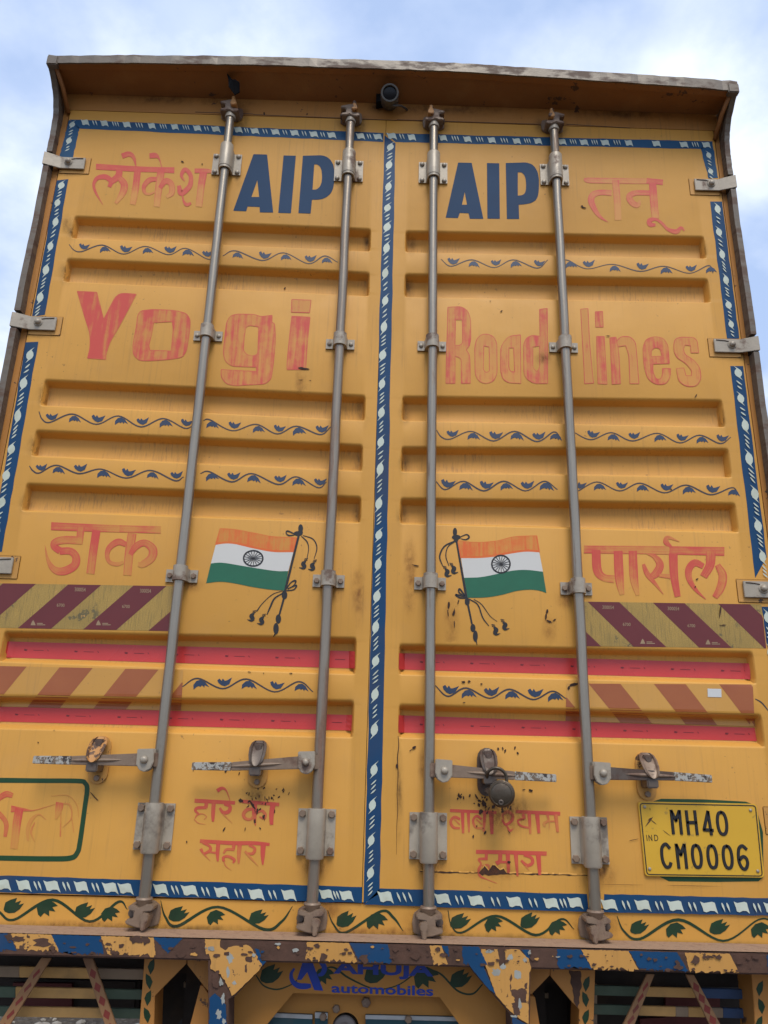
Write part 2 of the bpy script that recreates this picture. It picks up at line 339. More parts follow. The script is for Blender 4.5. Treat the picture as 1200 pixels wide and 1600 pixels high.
# overhang
OV = -.13
tp = [(75, 86), (105, 87), (200, 86), (300, 86.5), (400, 88), (500, 91), (600, 94), (700, 97.5), (833, 106), (1000, 116), (1100, 123), (1152, 127)]
bt = [(77, 98), (105, 98), (200, 98), (300, 99.5), (400, 101), (500, 104), (600, 107), (700, 110.5), (833, 119), (1000, 130), (1100, 137), (1151, 142)]
T3 = [P(*p, OV) for p in tp]; B3 = [P(*p, OV) for p in bt]
for arr in (T3, B3): arr[0].x = XL; arr[-1].x = XR
v = []; f = []
rs = random.Random(2)
NN = 90
def lerp3(arr, x):
    for i in range(len(arr) - 1):
        if x <= arr[i + 1].x or i == len(arr) - 2:
            t = (x - arr[i].x) / (arr[i + 1].x - arr[i].x); return arr[i].z + (arr[i + 1].z - arr[i].z) * t
for i in range(NN + 1):
    x = XL + (XR - XL) * i / NN; zt = lerp3(T3, x) + rs.uniform(-.001, .001); zb = lerp3(B3, x) + rs.uniform(-.0012, .0012); dy = rs.uniform(-.0015, .0015)
    v += [(x, OV + dy, zt), (x, OV + dy * .5, zb), (x, OV + .006, zb), (x, OV + .006, zt - .004), (x, 0.0, zt + .012), (x, 0, zt + .016)]
for i in range(NN):
    for k in range(6):
        f.append((i*6+k, i*6+(k+1) % 6, (i+1)*6+(k+1) % 6, (i+1)*6+k))
f += [tuple(range(6)), tuple(NN*6 + k for k in reversed(range(6)))]
lip = mesh('roof_overhang', v, f, Lip, truck)
v = []; f = []
for i in range(NN + 1):                           # painted underside: drops behind the lip, then runs back to the header
    x = XL + .003 + (XR - XL - .006) * i / NN; zb = lerp3(B3, x)
    s_ = abs(2 * i / NN - 1); zj = 3.822 - .004 * s_
    v += [(x, OV + .0065, zb + .002), (x, OV + .03, zb + .001), (x, OV + .032, zb + .008), (x, -.02, zj + .003), (x, -.0015, zj)]
for i in range(NN):
    for k in range(4): f.append((i*5+k, i*5+k+1, (i+1)*5+k+1, (i+1)*5+k))
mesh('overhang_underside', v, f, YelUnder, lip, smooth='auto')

# edge rails with the flared top, and the rail pieces between the hinges
def rail(side, flare):
    x0, x1 = (XL, XL + .019) if side < 0 else (XR - .018, XR)
    n = len(flare); rsr = random.Random(5 + side)
    v = []; f = []
    for (z, y) in flare:
        j = rsr.uniform(-.0008, .0008)
        v += [(x0 + j, y, z), (x1 + j, y + abs(j), z), (x1 + j, .01, z), (x0 + j, .01, z)]
    for i in range(n - 1):
        for k in range(4): f.append((i*4+k, i*4+(k+1) % 4, (i+1)*4+(k+1) % 4, (i+1)*4+k))
    f += [(0, 1, 2, 3), tuple((n-1)*4 + k for k in (3, 2, 1, 0))]
    return v, f
hinL = [P(112, 258).z, P(70, 508).z, P(20, 885).z, 1.62]
hinR = [P(1108, 292).z, P(1145, 543).z, P(1178, 922).z, P(1196, 1280).z]
for side, hz in ((-1, hinL), (1, hinR)):
    zt = lerp3(B3, XL if side < 0 else XR) + .004
    fl = [(hz[0] + .033, -.027), (zt - .30, -.025), (zt - .17, -.026), (zt - .13, -.030), (zt - .10, -.038), (zt - .07, -.052), (zt - .045, -.072), (zt - .022, -.098), (zt - .008, -.120), (zt, -.131)]
    # resample
    zz = [hz[0] + .033 + (zt - hz[0] - .033) * i / 30 for i in range(31)]
    fl2 = [(z, float(np.interp(z, [a_[0] for a_ in fl], [a_[1] for a_ in fl]))) for z in zz]
    fl2.append((zt + .016, -.131)); v, f = rail(side, fl2); mesh('edge_rail', v, f, Lip, truck, bevel=0)
    prev = hz[0]
    for nx in hz[1:] + [1.19]:
        z0 = nx + .033 if nx != 1.19 else 1.19
        zz = [prev - .030 - (prev - .030 - z0) * i / 16 for i in range(17)]
        v, f = rail(side, [(z, -.029 - .002 * math.sin(z * 9)) for z in zz]); mesh('edge_rail', v, f, Lip, truck)
        prev = nx
    xs = XL + .019 if side < 0 else XR - .018
    MB().tube([(xs - side * .004, OV + .02, zt - .005), (xs - side * .012, -.06, zt - .035), (xs - side * .018, -.003, zt - .09)], .008, 8).build('corner_gusset', YelUnder, lip, smooth=True)
    MB().box(XL - .002 if side < 0 else XR - .035, XL + .035 if side < 0 else XR + .002, OV - .004, OV + .02, zt - .012, zt + .026).build('lip_end_cap', Lip, lip, bevel=.003)

# ------------------------------------------------------------------ doors
REC = {  # side: list of (TL, TR, BL, BR) photo pixels of each pressed recess
 'L': [((113, 335), (580, 355), (112, 373), (580, 394)), ((102, 401), (578, 423), (99, 441), (578, 464)), ((68, 590), (572, 615), (62, 635), (571, 659)),
       ((55, 669), (568, 692), (47, 714), (567, 738)), ((40, 752), (566, 773), (32, 800), (564, 819)), ((3, 983), (558.5, 993), (-1, 1036), (556, 1056)), ((-12, 1084), (555, 1091), (-19, 1140), (552, 1155))],
 'R': [((633, 358), (1102, 367), (632, 395), (1104, 405)), ((632, 425), (1108, 433), (631, 465), (1111, 474)), ((627.5, 616), (1130, 622), (627, 659), (1134, 669)),
       ((626, 695), (1140, 698), (625.5, 739), (1144, 748)), ((624.5, 775), (1150, 783), (624, 820), (1156, 834)), ((622.5, 1003), (1177, 1015), (622, 1056), (1184, 1071)), ((622, 1097), (1190, 1113), (621.5, 1155), (1198, 1170))]}
DB = {'L': (XA, -.0165), 'R': (-.0150, XB)}
RC = {}
for s_, lst in REC.items():
    RC[s_] = []
    for q in lst:
        a_, b_, c_, d_ = [P(*p) for p in q]
        RC[s_].append(dict(xl=(a_.x + c_.x) / 2, xr=(b_.x + d_.x) / 2, ztl=a_.z, ztr=b_.z, zbl=c_.z, zbr=d_.z))
DEP = .032
PROF_T = [(0, 0), (.004, .0006), (.008, .0035), (.012, .0110), (.0165, .0260), (.0195, .0305), (.024, DEP)]
PROF_B = [(.020, DEP), (.0165, .0305), (.006, .0050), (.003, .0010), (0, 0)]
PROF_S = [(0, 0), (.002, .05), (.004, .22), (.009, .94), (.012, 1)]
def depth(x, z):
    s_ = 'L' if x < -.016 else 'R'
    for r in RC[s_]:
        if r['xl'] < x < r['xr']:
            t = (x - r['xl']) / (r['xr'] - r['xl']); zt = r['ztl'] + (r['ztr'] - r['ztl']) * t; zb = r['zbl'] + (r['zbr'] - r['zbl']) * t
            if zb < z < zt:
                d = float(np.interp(zt - z, [p[0] for p in PROF_T], [p[1] for p in PROF_T])); d = min(d, float(np.interp(z - zb, [p[0] for p in reversed(PROF_B)], [p[1] for p in reversed(PROF_B)])))
                e_ = min(x - r['xl'], r['xr'] - x); return d * float(np.interp(e_, [p[0] for p in PROF_S], [p[1] for p in PROF_S]))
    return 0.
def PS(px, py, off=.001):                    # photo pixel -> point on the pressed door skin
    y = 0.
    for _ in range(5):
        p = P(px, py, y); y = y * .4 + .6 * depth(p.x, p.z)
    p = P(px, py, y); p.y -= off * .45; return p
doors = {}
for s_, (x0, x1) in DB.items():
    rows = []; de = []
    def row(zl, zr, r, d): rows.append((zl, zr, r, d))
    rr = RC[s_]; row(ZD1, ZD1, rr[0], 0); row(ZD1 - .02, ZD1 - .02, rr[0], 0)
    for k, r in enumerate(rr):
        for h_o, d in PROF_T: row(r['ztl'] - h_o, r['ztr'] - h_o, r, d)
        for h_o, d in PROF_B: row(r['zbl'] + h_o, r['zbr'] + h_o, r, d)
    row(ZD0, ZD0, rr[-1], 0)
    v = []; f = []
    for zl, zr, r, d in rows:
        xs = [(x0, 0)] + [(r['xl'] + o_, m_) for o_, m_ in PROF_S]
        for k in range(1, 8): xs.append((r['xl'] + .018 + (r['xr'] - r['xl'] - .036) * k / 8, 1))
        xs += [(r['xr'] - o_, m_) for o_, m_ in reversed(PROF_S)] + [(x1, 0)]
        for x, m_ in xs:
            t = (x - r['xl']) / (r['xr'] - r['xl']); v.append((x, d * m_, zl + (zr - zl) * max(0, min(1, t))))
        nc = len(xs)
    for i in range(len(rows) - 1):
        for j in range(nc - 1): f.append((i*nc+j, (i+1)*nc+j, (i+1)*nc+j+1, i*nc+j+1))
    # returns at the rim give the door its thickness
    b = len(v); rim = [(0, 0), (0, nc-1), (len(rows)-1, nc-1), (len(rows)-1, 0)]
    for (ri, ci) in rim: q = v[ri*nc+ci]; v.append((q[0], .035, q[2]))
    f += [tuple([j for j in range(nc)] + [b+1, b]), tuple([(len(rows)-1)*nc + j for j in reversed(range(nc))] + [b+3, b+2]),
          tuple([i*nc for i in reversed(range(len(rows)))] + [b, b+3]), tuple([i*nc+nc-1 for i in range(len(rows))] + [b+2, b+1])]
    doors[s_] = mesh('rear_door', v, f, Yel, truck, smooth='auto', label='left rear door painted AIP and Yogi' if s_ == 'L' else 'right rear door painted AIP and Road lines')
DL, DR = doors['L'], doors['R']
MB().box(XA + .002, XB - .002, .0405, .046, ZD0 + .002, ZD1 - .002).build('door_backing', Under, truck)

# ------------------------------------------------------------------ painted work: decals
seq = [0]
def tess(outer, holes=()):
    polys = [[Vector((p.x, p.z, 0)) for p in outer]] + [[Vector((p.x, p.z, 0)) for p in h] for h in holes]
    tris = tessellate_polygon(polys); pts = list(outer)
    for h in holes: pts += list(h)
    o_ = []
    for t in tris:
        a_, b_, c_ = [pts[i] for i in t]
        cr_ = (b_.x - a_.x) * (c_.z - a_.z) - (b_.z - a_.z) * (c_.x - a_.x)
        o_.append(t if cr_ > 0 else (t[0], t[2], t[1]))
    return pts, o_
class DC:                                    # a decal: several flat polygons / ribbons, one mesh
    def __init__(s, off=.001, surf=PS): s.v = []; s.f = []; s.uv = []; s.ink = []; s.edge = []; s.mi = []; s.off = off; s.k = 0; s.surf = surf
    def poly(s, pts, holes=(), ink=.6, mi=0, off=0):
        s.k += 1; o_ = s.off + off + s.k * .00005
        pw = [s.surf(p[0], p[1], o_) for p in pts]; hw = [[s.surf(p[0], p[1], o_) for p in h] for h in holes]
        q, tr = tess(pw, hw); b = len(s.v); s.v += q; s.f += [tuple(i + b for i in t) for t in tr]
        s.uv += [(p.z * 2 + s.k, p.x * 2.6 + s.k * 3) for p in q]; s.ink += [ink] * len(q); s.edge += [0] * len(q); s.mi += [mi] * len(tr); return s
    def stroke(s, pts, ink=(.9, .5), mi=0, n=5, wd=None, off=0, smooth=True):
        s.k += 1; o_ = s.off + off + s.k * .00005
        pts = [p if len(p) > 2 else (*p, wd) for p in pts]
        c = catmull(pts, n) if smooth else pts
        k = len(c); b = len(s.v); L_ = 0
        for i, (x, y, w_) in enumerate(c):
            a_ = c[max(i-1, 0)]; d_ = c[min(i+1, k-1)]; dx, dy = d_[0]-a_[0], d_[1]-a_[1]; l_ = math.hypot(dx, dy) or 1; nx, ny = -dy / l_, dx / l_
            if i: L_ += math.hypot(x - c[i-1][0], y - c[i-1][1]) * .0018
            hw = max(w_, .3) / 2; t = i / (k - 1); iv = ink[0] + (ink[1] - ink[0]) * t
            for q, v_ in ((-1, 0.), (-.7, .15), (0, .5), (.7, .85), (1, 1.)):
                s.v.append(s.surf(x + nx * hw * q, y + ny * hw * q, o_)); s.uv.append((L_ + s.k * 1.7, v_ + s.k * 3.1)); s.ink.append(iv); s.edge.append(1. if abs(q) == 1 else 0.)
        for i in range(k - 1):
            for j in range(4):
                q_ = (b+i*5+j, b+i*5+j+1, b+(i+1)*5+j+1, b+(i+1)*5+j)
                s.f.append(q_); s.mi.append(mi)
        return s
    def ell(s, cx, cy, rx, ry, mi=0, n=20, **kw):
        return s.poly([(cx + rx * math.cos(2*math.pi*i/n), cy + ry * math.sin(2*math.pi*i/n)) for i in range(n)], mi=mi, **kw)
    def mark(s): s.cuts = getattr(s, 'cuts', [0]); s.cuts.append(len(s.f)); return s
    def build(s, name, mats, parent, **kw):
        mats = mats if isinstance(mats, list) else [mats]
        return mesh(name, s.v, s.f, mats[0], parent, uv=s.uv, attrs={'ink': s.ink, 'edge': s.edge}, mats=mats, midx=s.mi, **kw)
    def split(s, name, mats, parent, names=None, **kw):
        mats = mats if isinstance(mats, list) else [mats]; s.mark(); o_ = []
        for a_, b_ in zip(s.cuts[:-1], s.cuts[1:]):
            if b_ <= a_: continue
            fs = s.f[a_:b_]; ids = sorted({i for q in fs for i in q}); mp_ = {i: k for k, i in enumerate(ids)}
            nm = names[s.mi[a_]] if names else name
            o_.append(mesh(nm, [s.v[i] for i in ids], [tuple(mp_[i] for i in q) for q in fs], mats[s.mi[a_]], parent, uv=[s.uv[i] for i in ids], attrs={'ink': [s.ink[i] for i in ids], 'edge': [s.edge[i] for i in ids]}, **kw))
        return o_

# blue borders -------------------------------------------------------
def strip_quads(d, a_pts, b_pts, mi=0):
    """a_pts and b_pts: the two long edges (photo px)"""
    d.poly(list(a_pts) + list(reversed(b_pts)), mi=mi)
def wob(p, q, n=14, amp=.6, seed=0):
    rr_ = random.Random(seed); return [(p[0] + (q[0]-p[0]) * i / n + (rr_.uniform(-amp, amp) if 0 < i < n else 0), p[1] + (q[1]-p[1]) * i / n + (rr_.uniform(-amp, amp) if 0 < i < n else 0)) for i in range(n + 1)]
S_SH = [(.62, -1), (.22, -.60), (.44, -.28), (.46, .05), (.28, .38), (-.08, .62), (-.60, 1), (-.26, .58), (-.46, .32), (-.48, -.05), (-.30, -.38), (.06, -.64)]
F_SH = [(-.62, -.50), (-.35, -.36), (-.05, -.42), (.22, -.48), (.42, -.38), (.50, .0), (.66, .62), (.40, .36), (.10, .34), (-.15, .48), (-.36, .40), (-.44, .05)]
def vmarks(d, pts, w_, seed, flip=1):
    rr_ = random.Random(seed)
    for i, (x, y) in enumerate(pts):
        if i + 1 < len(pts): nx_, ny_ = pts[i+1]
        else: nx_, ny_ = x + (x - pts[i-1][0]), y + (y - pts[i-1][1])
        per = ny_ - y; hh = min(per * .30, w_ * .78) * rr_.uniform(.9, 1.08); ww = w_ * .60 * rr_.uniform(.9, 1.08)
        d.mark(); d.poly([(x + flip * q[0] * ww, y + q[1] * hh) for q in S_SH])
        if per > 60: continue
        n = 2 if per < w_ * 2.3 else 3
        for k in range(n):
            t = (.40 + .18 * k) if n == 2 else (.36 + .13 * k)
            cx, cy = x + (nx_ - x) * t, y + per * t; l_ = ww * .34 * rr_.uniform(.8, 1.15); a_ = min(per * .07, w_ * .2) * rr_.uniform(.8, 1.2)
            d2[0].stroke([(cx - flip * l_, cy + a_, .4), (cx, cy, w_ * .11), (cx + flip * l_, cy - a_ * 1.1, w_ * .05)], n=3)
def hmarks(d, pts, w_, seed):
    rr_ = random.Random(seed)
    for i, (x, y) in enumerate(pts):
        s_ = rr_.uniform(.86, 1.02); d.mark(); d.poly([(x + q[0] * w_ * .92 * s_, y + q[1] * w_ * .72) for q in F_SH])
        if i + 1 < len(pts):
            nx_, ny_ = pts[i+1]; per = nx_ - x
            if per > w_ * 3.2 or per < w_ * 1.35: continue
            n = 3 if per > w_ * 2.5 else 2
            for k in range(n):
                t = (.44 + .15 * k) if n == 2 else (.40 + .11 * k); cx, cy = x + per * t, y + (ny_ - y) * t
                d2[0].stroke([(cx - w_ * .12, cy - w_ * .28, w_ * .05), (cx - w_ * .03, cy - w_ * .05, w_ * .13), (cx + w_ * .11, cy + w_ * .32, .3)], n=3)
d2 = [None]
def band(parent, edge_a, edge_b, label=None, mat=Blue):
    d = DC(.0010); d.poly(edge_a + list(reversed(edge_b)))
    return d.build('painted_border', mat, parent)
# edges: left strip pieces, right strip pieces, centre, top, bottom
band(DL, wob((108, 187), (93, 245), seed=1), wob((124, 200), (114, 247), seed=2), mat=BlueL)
band(DL, wob((89, 282), (50, 495), seed=3), wob((107, 280), (70, 492), seed=4), mat=Blue)
band(DL, wob((40, 535), (-15, 865), 20, seed=5), wob((60, 534), (3, 862), 20, seed=6))
band(DR, wob((1095, 232), (1107, 279), seed=7), wob((1113, 221), (1122, 278), seed=8), mat=BlueL)
band(DR, wob((1109.5, 315), (1136, 530), seed=9), wob((1128, 315), (1155, 529), seed=10))
band(DR, wob((1141, 572), (1180, 903), seed=11), wob((1161, 572), (1198, 870), seed=12))
band(DR, wob((1190, 948), (1206, 1060), seed=11), wob((1207, 948), (1224, 1060), seed=12))
d = DC(.0010); d.poly(wob((601, 212), (568, 1412), 40, .7, 13) + list(reversed(wob((618, 224), (593, 1396), 40, .7, 14)))); d.build('painted_border', Blue, DR)
band(DL, wob((109, 187), (599, 208), 30, .5, 15), wob((123, 201), (599, 222), 30, .5, 16), mat=BlueL)
band(DR, wob((602, 208), (1113, 221), 30, .5, 17), wob((618, 222), (1096, 233), 30, .5, 18), mat=BlueL)
band(DL, wob((-60, 1366), (565.5, 1386), 34, .7, 19), wob((-60, 1392), (565.5, 1411), 34, .7, 20))
band(DR, wob((594, 1388), (917, 1397), 20, .6, 21), wob((569, 1413.5), (920, 1424.5), 20, .6, 22))
band(DR, wob((944, 1397), (1215, 1404), 20, .6, 23), wob((943, 1425), (1219, 1431), 20, .6, 24))
d = DC(.0018); d2[0] = DC(.0018)
vmarks(d, [(113, 195), (108, 220)], 15, 1); vmarks(d, [(96, 290), (90, 317), (87, 347), (79, 385), (72, 422), (63, 465)], 17, 2)
vmarks(d, [(47, 555), (37, 599), (28, 650), (18, 702), (10, 743), (3, 785), (-5, 830)], 20, 3)
hmarks(d, [(133, 191.5), (163, 193), (198, 195), (237, 197), (273, 198.5), (308, 200.5), (337, 202)], 13, 4); hmarks(d, [(372, 203), (398, 205), (430, 206.5), (460, 208), (490, 210), (518, 211.5)], 13, 5); hmarks(d, [(563, 213), (590, 214)], 13, 6)
hmarks(d, [(5, 1382), (37, 1383), (81, 1384), (127, 1385), (172, 1387), (196, 1388)], 24, 7); hmarks(d, [(251, 1389), (296, 1391), (346, 1394), (400, 1397), (451, 1398)], 24, 8); hmarks(d, [(509.5, 1397), (541, 1399)], 22, 9)
d.split('painted_mark', White, DL); d2[0].build('painted_dashes', White, DL, kind='stuff')
d = DC(.0018); d2[0] = DC(.0018)
vmarks(d, [(610, 230), (608, 258), (607, 292), (605.5, 325), (605, 355), (604, 388), (602, 427), (602, 470), (600, 511), (598, 555), (597, 600), (596, 645), (595, 691), (594, 733), (592, 787), (592, 836), (591, 882), (589, 932), (587, 980), (587, 1033), (586, 1085), (585, 1140), (584.5, 1203), (582, 1258), (580, 1313), (579, 1364)], 19, 10)
vmarks(d, [(1107, 243), (1110, 268)], 14, 11, -1); vmarks(d, [(1121, 327), (1123, 363), (1128, 398), (1134, 438), (1138, 477), (1142, 507)], 16, 12, -1)
vmarks(d, [(1153, 583), (1157, 623), (1164, 665), (1170, 717), (1179, 772), (1184, 822), (1191, 870)], 20, 13, -1); vmarks(d, [(1199, 965), (1204, 1020)], 20, 14, -1)
hmarks(d, [(612, 213), (643, 215)], 14, 15); hmarks(d, [(692, 216), (730, 218), (768, 219.5), (807, 221), (840, 221)], 13, 16); hmarks(d, [(878, 222), (912, 223), (945, 223.5), (982, 224), (1025, 225), (1068, 226.5), (1103, 227)], 13, 17)
hmarks(d, [(602, 1401)], 25, 18); [d2[0].stroke([(x_-3, 1394, 1), (x_, 1401, 3), (x_+3, 1409, .4)], n=3) for x_ in (623, 632, 641)]; hmarks(d, [(691, 1404), (743.5, 1407), (803.5, 1409), (860.5, 1411), (898, 1410)], 24, 19); hmarks(d, [(951, 1413), (1003.5, 1414), (1054.5, 1415), (1107, 1417), (1158, 1417), (1205, 1418)], 24, 20)
d.split('painted_mark', White, DR); d2[0].build('painted_dashes', White, DR, kind='stuff')

# blue vines on the ridges --------------------------------------------
TUL = [(-10.5, -6), (-7, -8.5), (-4, -4.5), (-2, -8), (1, -4), (4, -4.5), (12, -8), (7, 1.5), (0, 4), (-5, 2), (-9, -2)]
DOM = [(-9.5, 6.5), (-9, 0), (-4, -5), (2, -6), (8, -2), (13, 6), (7, 2.5), (6, 5.5), (3, 2), (1, 4), (-2, 2.5), (-5, 3.5)]
def vine(parent, pts, sc=1., lw=2.0):
    """pts: (x, y, kind) with kind t(rough), c(rest) or s(imple)"""
    d = DC(.0012); rr_ = random.Random(int(pts[0][0]))
    d.stroke([(p[0], p[1], lw * (.6 if i in (0, len(pts)-1) else rr_.uniform(.8, 1.15))) for i, p in enumerate(pts)], mi=1, n=8)
    for p in pts:
        if len(p) < 3: continue
        k = sc * rr_.uniform(.9, 1.08); a_ = rr_.uniform(-.15, .15)
        sh = TUL if p[2] == 't' else DOM; oy = -7.5 * sc if p[2] == 't' else 8.5 * sc
        d.mark(); d.poly([(p[0] + 3 + k * (q[0] * math.cos(a_) - q[1] * math.sin(a_)), p[1] + oy + k * (q[0] * math.sin(a_) + q[1] * math.cos(a_))) for q in sh], mi=0)
    d.split('painted_vine', [VineBlue, VineLine], parent, names=['painted_leaf', 'painted_vine_stem'])
V = vine
V(DL, [(108, 382), (116, 391), (128, 393, 't'), (160, 383, 'c'), (193, 397, 't'), (227, 385, 'c'), (263, 398, 't'), (290, 388, 'c'), (322, 404, 't'), (334, 405)], .8, 1.6)
V(DL, [(348, 400), (368, 392, 'c'), (410, 407, 't'), (443, 395, 'c'), (482, 412, 't'), (507, 400, 'c'), (528, 410)], .82, 1.6)
V(DR, [(689, 405), (705, 416, 't'), (737, 406, 'c'), (772, 418, 't'), (802, 406, 'c'), (839, 419, 't'), (856, 406)], .8, 1.5)
V(DR, [(880, 408), (888, 407, 'c'), (917, 420, 't'), (957, 413, 'c'), (1000, 424, 't'), (1037, 416, 'c'), (1077, 427, 't'), (1107, 415, 'c'), (1114, 427)], .8, 1.4)
V(DL, [(61, 643), (66, 655), (78, 660, 't'), (113, 647, 'c'), (150, 663, 't'), (185, 650, 'c'), (220, 667, 't'), (255, 654, 'c'), (288, 669, 't'), (302, 665)], .9, 2.1)
V(DL, [(318, 657), (328, 656, 'c'), (363, 673, 't'), (400, 663, 'c'), (433, 678, 't'), (463, 666, 'c'), (500, 679, 't'), (517, 667)], .9, 2.1)
V(DR, [(682, 672), (690, 683), (704, 686, 't'), (736, 674, 'c'), (771, 689, 't'), (804, 674, 'c'), (839, 690, 't'), (865, 675, 'c'), (876, 684)], .9, 2.)
V(DR, [(894, 674), (923, 687, 't'), (955, 676, 'c'), (988, 689, 't'), (1027, 677, 'c'), (1062, 692, 't'), (1093, 680, 'c'), (1125, 693, 't'), (1142, 683)], .88, 1.9)
V(DL, [(46, 728), (52, 736), (62, 739, 't'), (88, 727, 'c'), (123, 740, 't'), (158, 733, 'c'), (197, 747, 't'), (235, 735, 'c'), (273, 751, 't'), (287, 745)], .9, 2.2)
V(DL, [(313, 740), (327, 737, 'c'), (362, 753, 't'), (393, 740, 'c'), (435, 757, 't'), (463, 745, 'c'), (497, 762, 't'), (510, 753)], .95, 2.2)
V(DR, [(681, 752), (696, 765, 't'), (724, 752, 'c'), (756, 767, 't'), (787, 752, 'c'), (821, 767, 't'), (850, 752, 'c'), (871, 765)], .95, 2.2)
V(DR, [(896, 763), (903, 767, 't'), (933, 753, 'c'), (968, 767, 't'), (1000, 755, 'c'), (1038, 770, 't'), (1072, 758, 'c'), (1110, 773, 't'), (1143, 762, 'c'), (1153, 770)], .92, 2.)
V(DL, [(285, 1073), (309, 1060, 'c'), (348, 1076, 't'), (385, 1061, 'c'), (429, 1081, 't'), (467, 1065, 'c'), (489, 1081)], 1.05, 2.5)
V(DR, [(680, 1071), (700, 1088, 't'), (728, 1075, 'c'), (765, 1091, 't'), (796, 1077, 'c'), (833, 1093, 't'), (863, 1080, 'c'), (885, 1092)], 1.05, 2.5)
V(DR, [(1180, 1092), (1190, 1098), (1200, 1110)], 1, 2.3)

# brush lettering -----------------------------------------------------
def word(parent, o_, sc, strokes, label=None, mat=Red):
    d = DC(.0014)
    for st in strokes:
        ink = (.85, .45)
        if isinstance(st[0], (float, int)): ink = (st[0], st[1]); st = st[2:]
        d.stroke(T(o_[0], o_[1], sc, st), ink=ink, n=6)
    return d.build('painted_lettering', mat, parent, label=label)
word(DL, (140, 230), 6, [
 (.85, .65, (60, 183, 54), (430, 205, 52), (640, 212, 50), (795, 217, 56)),
 (.8, 1.0, (125, 540, 4), (60, 430, 22), (40, 350, 28), (75, 290, 40), (150, 280, 50), (200, 320, 45), (185, 375, 35)),
 (1.0, .8, (280, 210, 60), (270, 270, 62), (205, 325, 55)), (.8, .15, (280, 285, 50), (325, 350, 66), (310, 430, 60), (245, 530, 25)),
 (.8, .05, (450, 230, 62), (430, 400, 62), (405, 540, 50)), (.9, .8, (303, 85, 50), (370, 65, 48), (415, 100, 32), (437, 190, 8)),
 (.9, .1, (675, 200, 68), (655, 330, 66), (630, 560, 55)), (.9, .2, (630, 300, 40), (560, 310, 48), (510, 370, 40), (520, 430, 26), (570, 440, 18), (620, 415, 12)),
 (.95, .1, (660, 385, 36), (710, 320, 55), (765, 345, 52), (770, 430, 50), (720, 470, 26)), (.95, .7, (562, 82, 48), (618, 80, 50), (652, 110, 14), (678, 190, 7)),
 (.8, .9, (890, 320, 8), (862, 265, 30), (895, 212, 42), (945, 260, 40), (945, 350, 45), (900, 410, 50), (855, 430, 52), (838, 360, 34)), (.9, .8, (870, 430, 10), (880, 500, 18), (910, 540, 34), (952, 525, 22)),
 (.9, .1, (1070, 225, 70), (1045, 380, 64), (1025, 560, 60)), (.85, .4, (985, 222, 42), (1110, 225, 40), (1150, 240, 8))], 'faded red brush lettering लोकेश')
word(DR, (900, 260), 6, [
 (.8, .15, (80, 110, 10), (110, 130, 48), (300, 135, 52), (680, 140, 50)), (.7, .8, (660, 135, 50), (815, 150, 52)), (.55, .0, (370, 130, 64), (385, 300, 64), (395, 505, 62)),
 (.4, .9, (335, 250, 52), (230, 245, 50), (160, 268, 58), (143, 330, 58), (190, 430, 42), (240, 485, 24), (300, 523, 4)),
 (.75, .2, (690, 250, 48), (560, 250, 48), (500, 280, 56), (520, 335, 56), (575, 365, 46), (603, 320, 16)), (.95, .1, (718, 160, 68), (730, 330, 72), (745, 490, 66)),
 (.95, .7, (745, 550, 26), (695, 545, 45), (690, 508, 45), (745, 497, 28), (800, 530, 26), (860, 590, 30), (940, 612, 45), (985, 575, 26), (1015, 605, 12))], 'faded red brush lettering तनू')
word(DL, (60, 800), 6, [
 (.7, .2, (120, 133, 74), (520, 150, 70), (760, 158, 66)), (.5, .1, (760, 158, 66), (1148, 168, 70)), (.5, .3, (402, 140, 70), (382, 300, 62)), (.2, .9, (410, 268, 74), (250, 262, 72), (160, 285, 70), (150, 325, 62), (205, 365, 68)),
 (.95, .25, (200, 368, 66), (300, 368, 66), (352, 420, 72), (340, 500, 76), (240, 555, 75), (150, 540, 60), (90, 450, 28), (62, 310, 2)),
 (1.1, .2, (545, 170, 78), (515, 370, 76), (488, 580, 74)), (.55, .15, (880, 200, 80), (850, 400, 80), (835, 595, 74)),
 (.8, .1, (822, 305, 46), (750, 280, 62), (670, 330, 52), (645, 400, 40), (668, 470, 34), (740, 490, 36), (800, 470, 28)), (.7, .15, (860, 400, 40), (920, 320, 62), (1000, 290, 62), (1072, 350, 80), (1060, 430, 75), (980, 490, 62), (935, 490, 40))], 'faded red brush lettering डाक')
word(DR, (900, 820), 4.8, [
 (.5, .1, (60, 185, 58), (400, 188, 60), (700, 192, 62)), (.8, .6, (700, 192, 62), (1112, 200, 66)), (.9, .2, (150, 190, 66), (160, 340, 66), (208, 395, 54), (288, 408, 58)), (.9, .15, (315, 195, 66), (325, 400, 66), (345, 525, 34)),
 (.8, .1, (425, 195, 62), (435, 400, 62), (462, 530, 26)), (.5, .7, (520, 213, 4), (590, 240, 36), (630, 300, 56), (600, 365, 60), (550, 395, 36)), (.8, .6, (505, 295, 22), (535, 370, 38), (600, 450, 22), (655, 522, 4)), (.3, .4, (625, 380, 26), (720, 390, 34)),
 (1., .7, (728, 215, 66), (735, 380, 60), (762, 540, 44)), (.9, .3, (712, 165, 18), (675, 130, 40), (690, 95, 26), (775, 127, 4)), (.5, .7, (1010, 200, 74), (1005, 300, 66), (955, 390, 56)),
 (.9, .6, (955, 312, 40), (890, 285, 52), (845, 335, 52), (850, 410, 42), (900, 490, 26), (972, 558, 5)), (.4, .7, (1060, 300, 40), (1100, 380, 62), (1085, 470, 62), (1040, 545, 42))], 'faded red brush lettering पार्सल')
K = .95
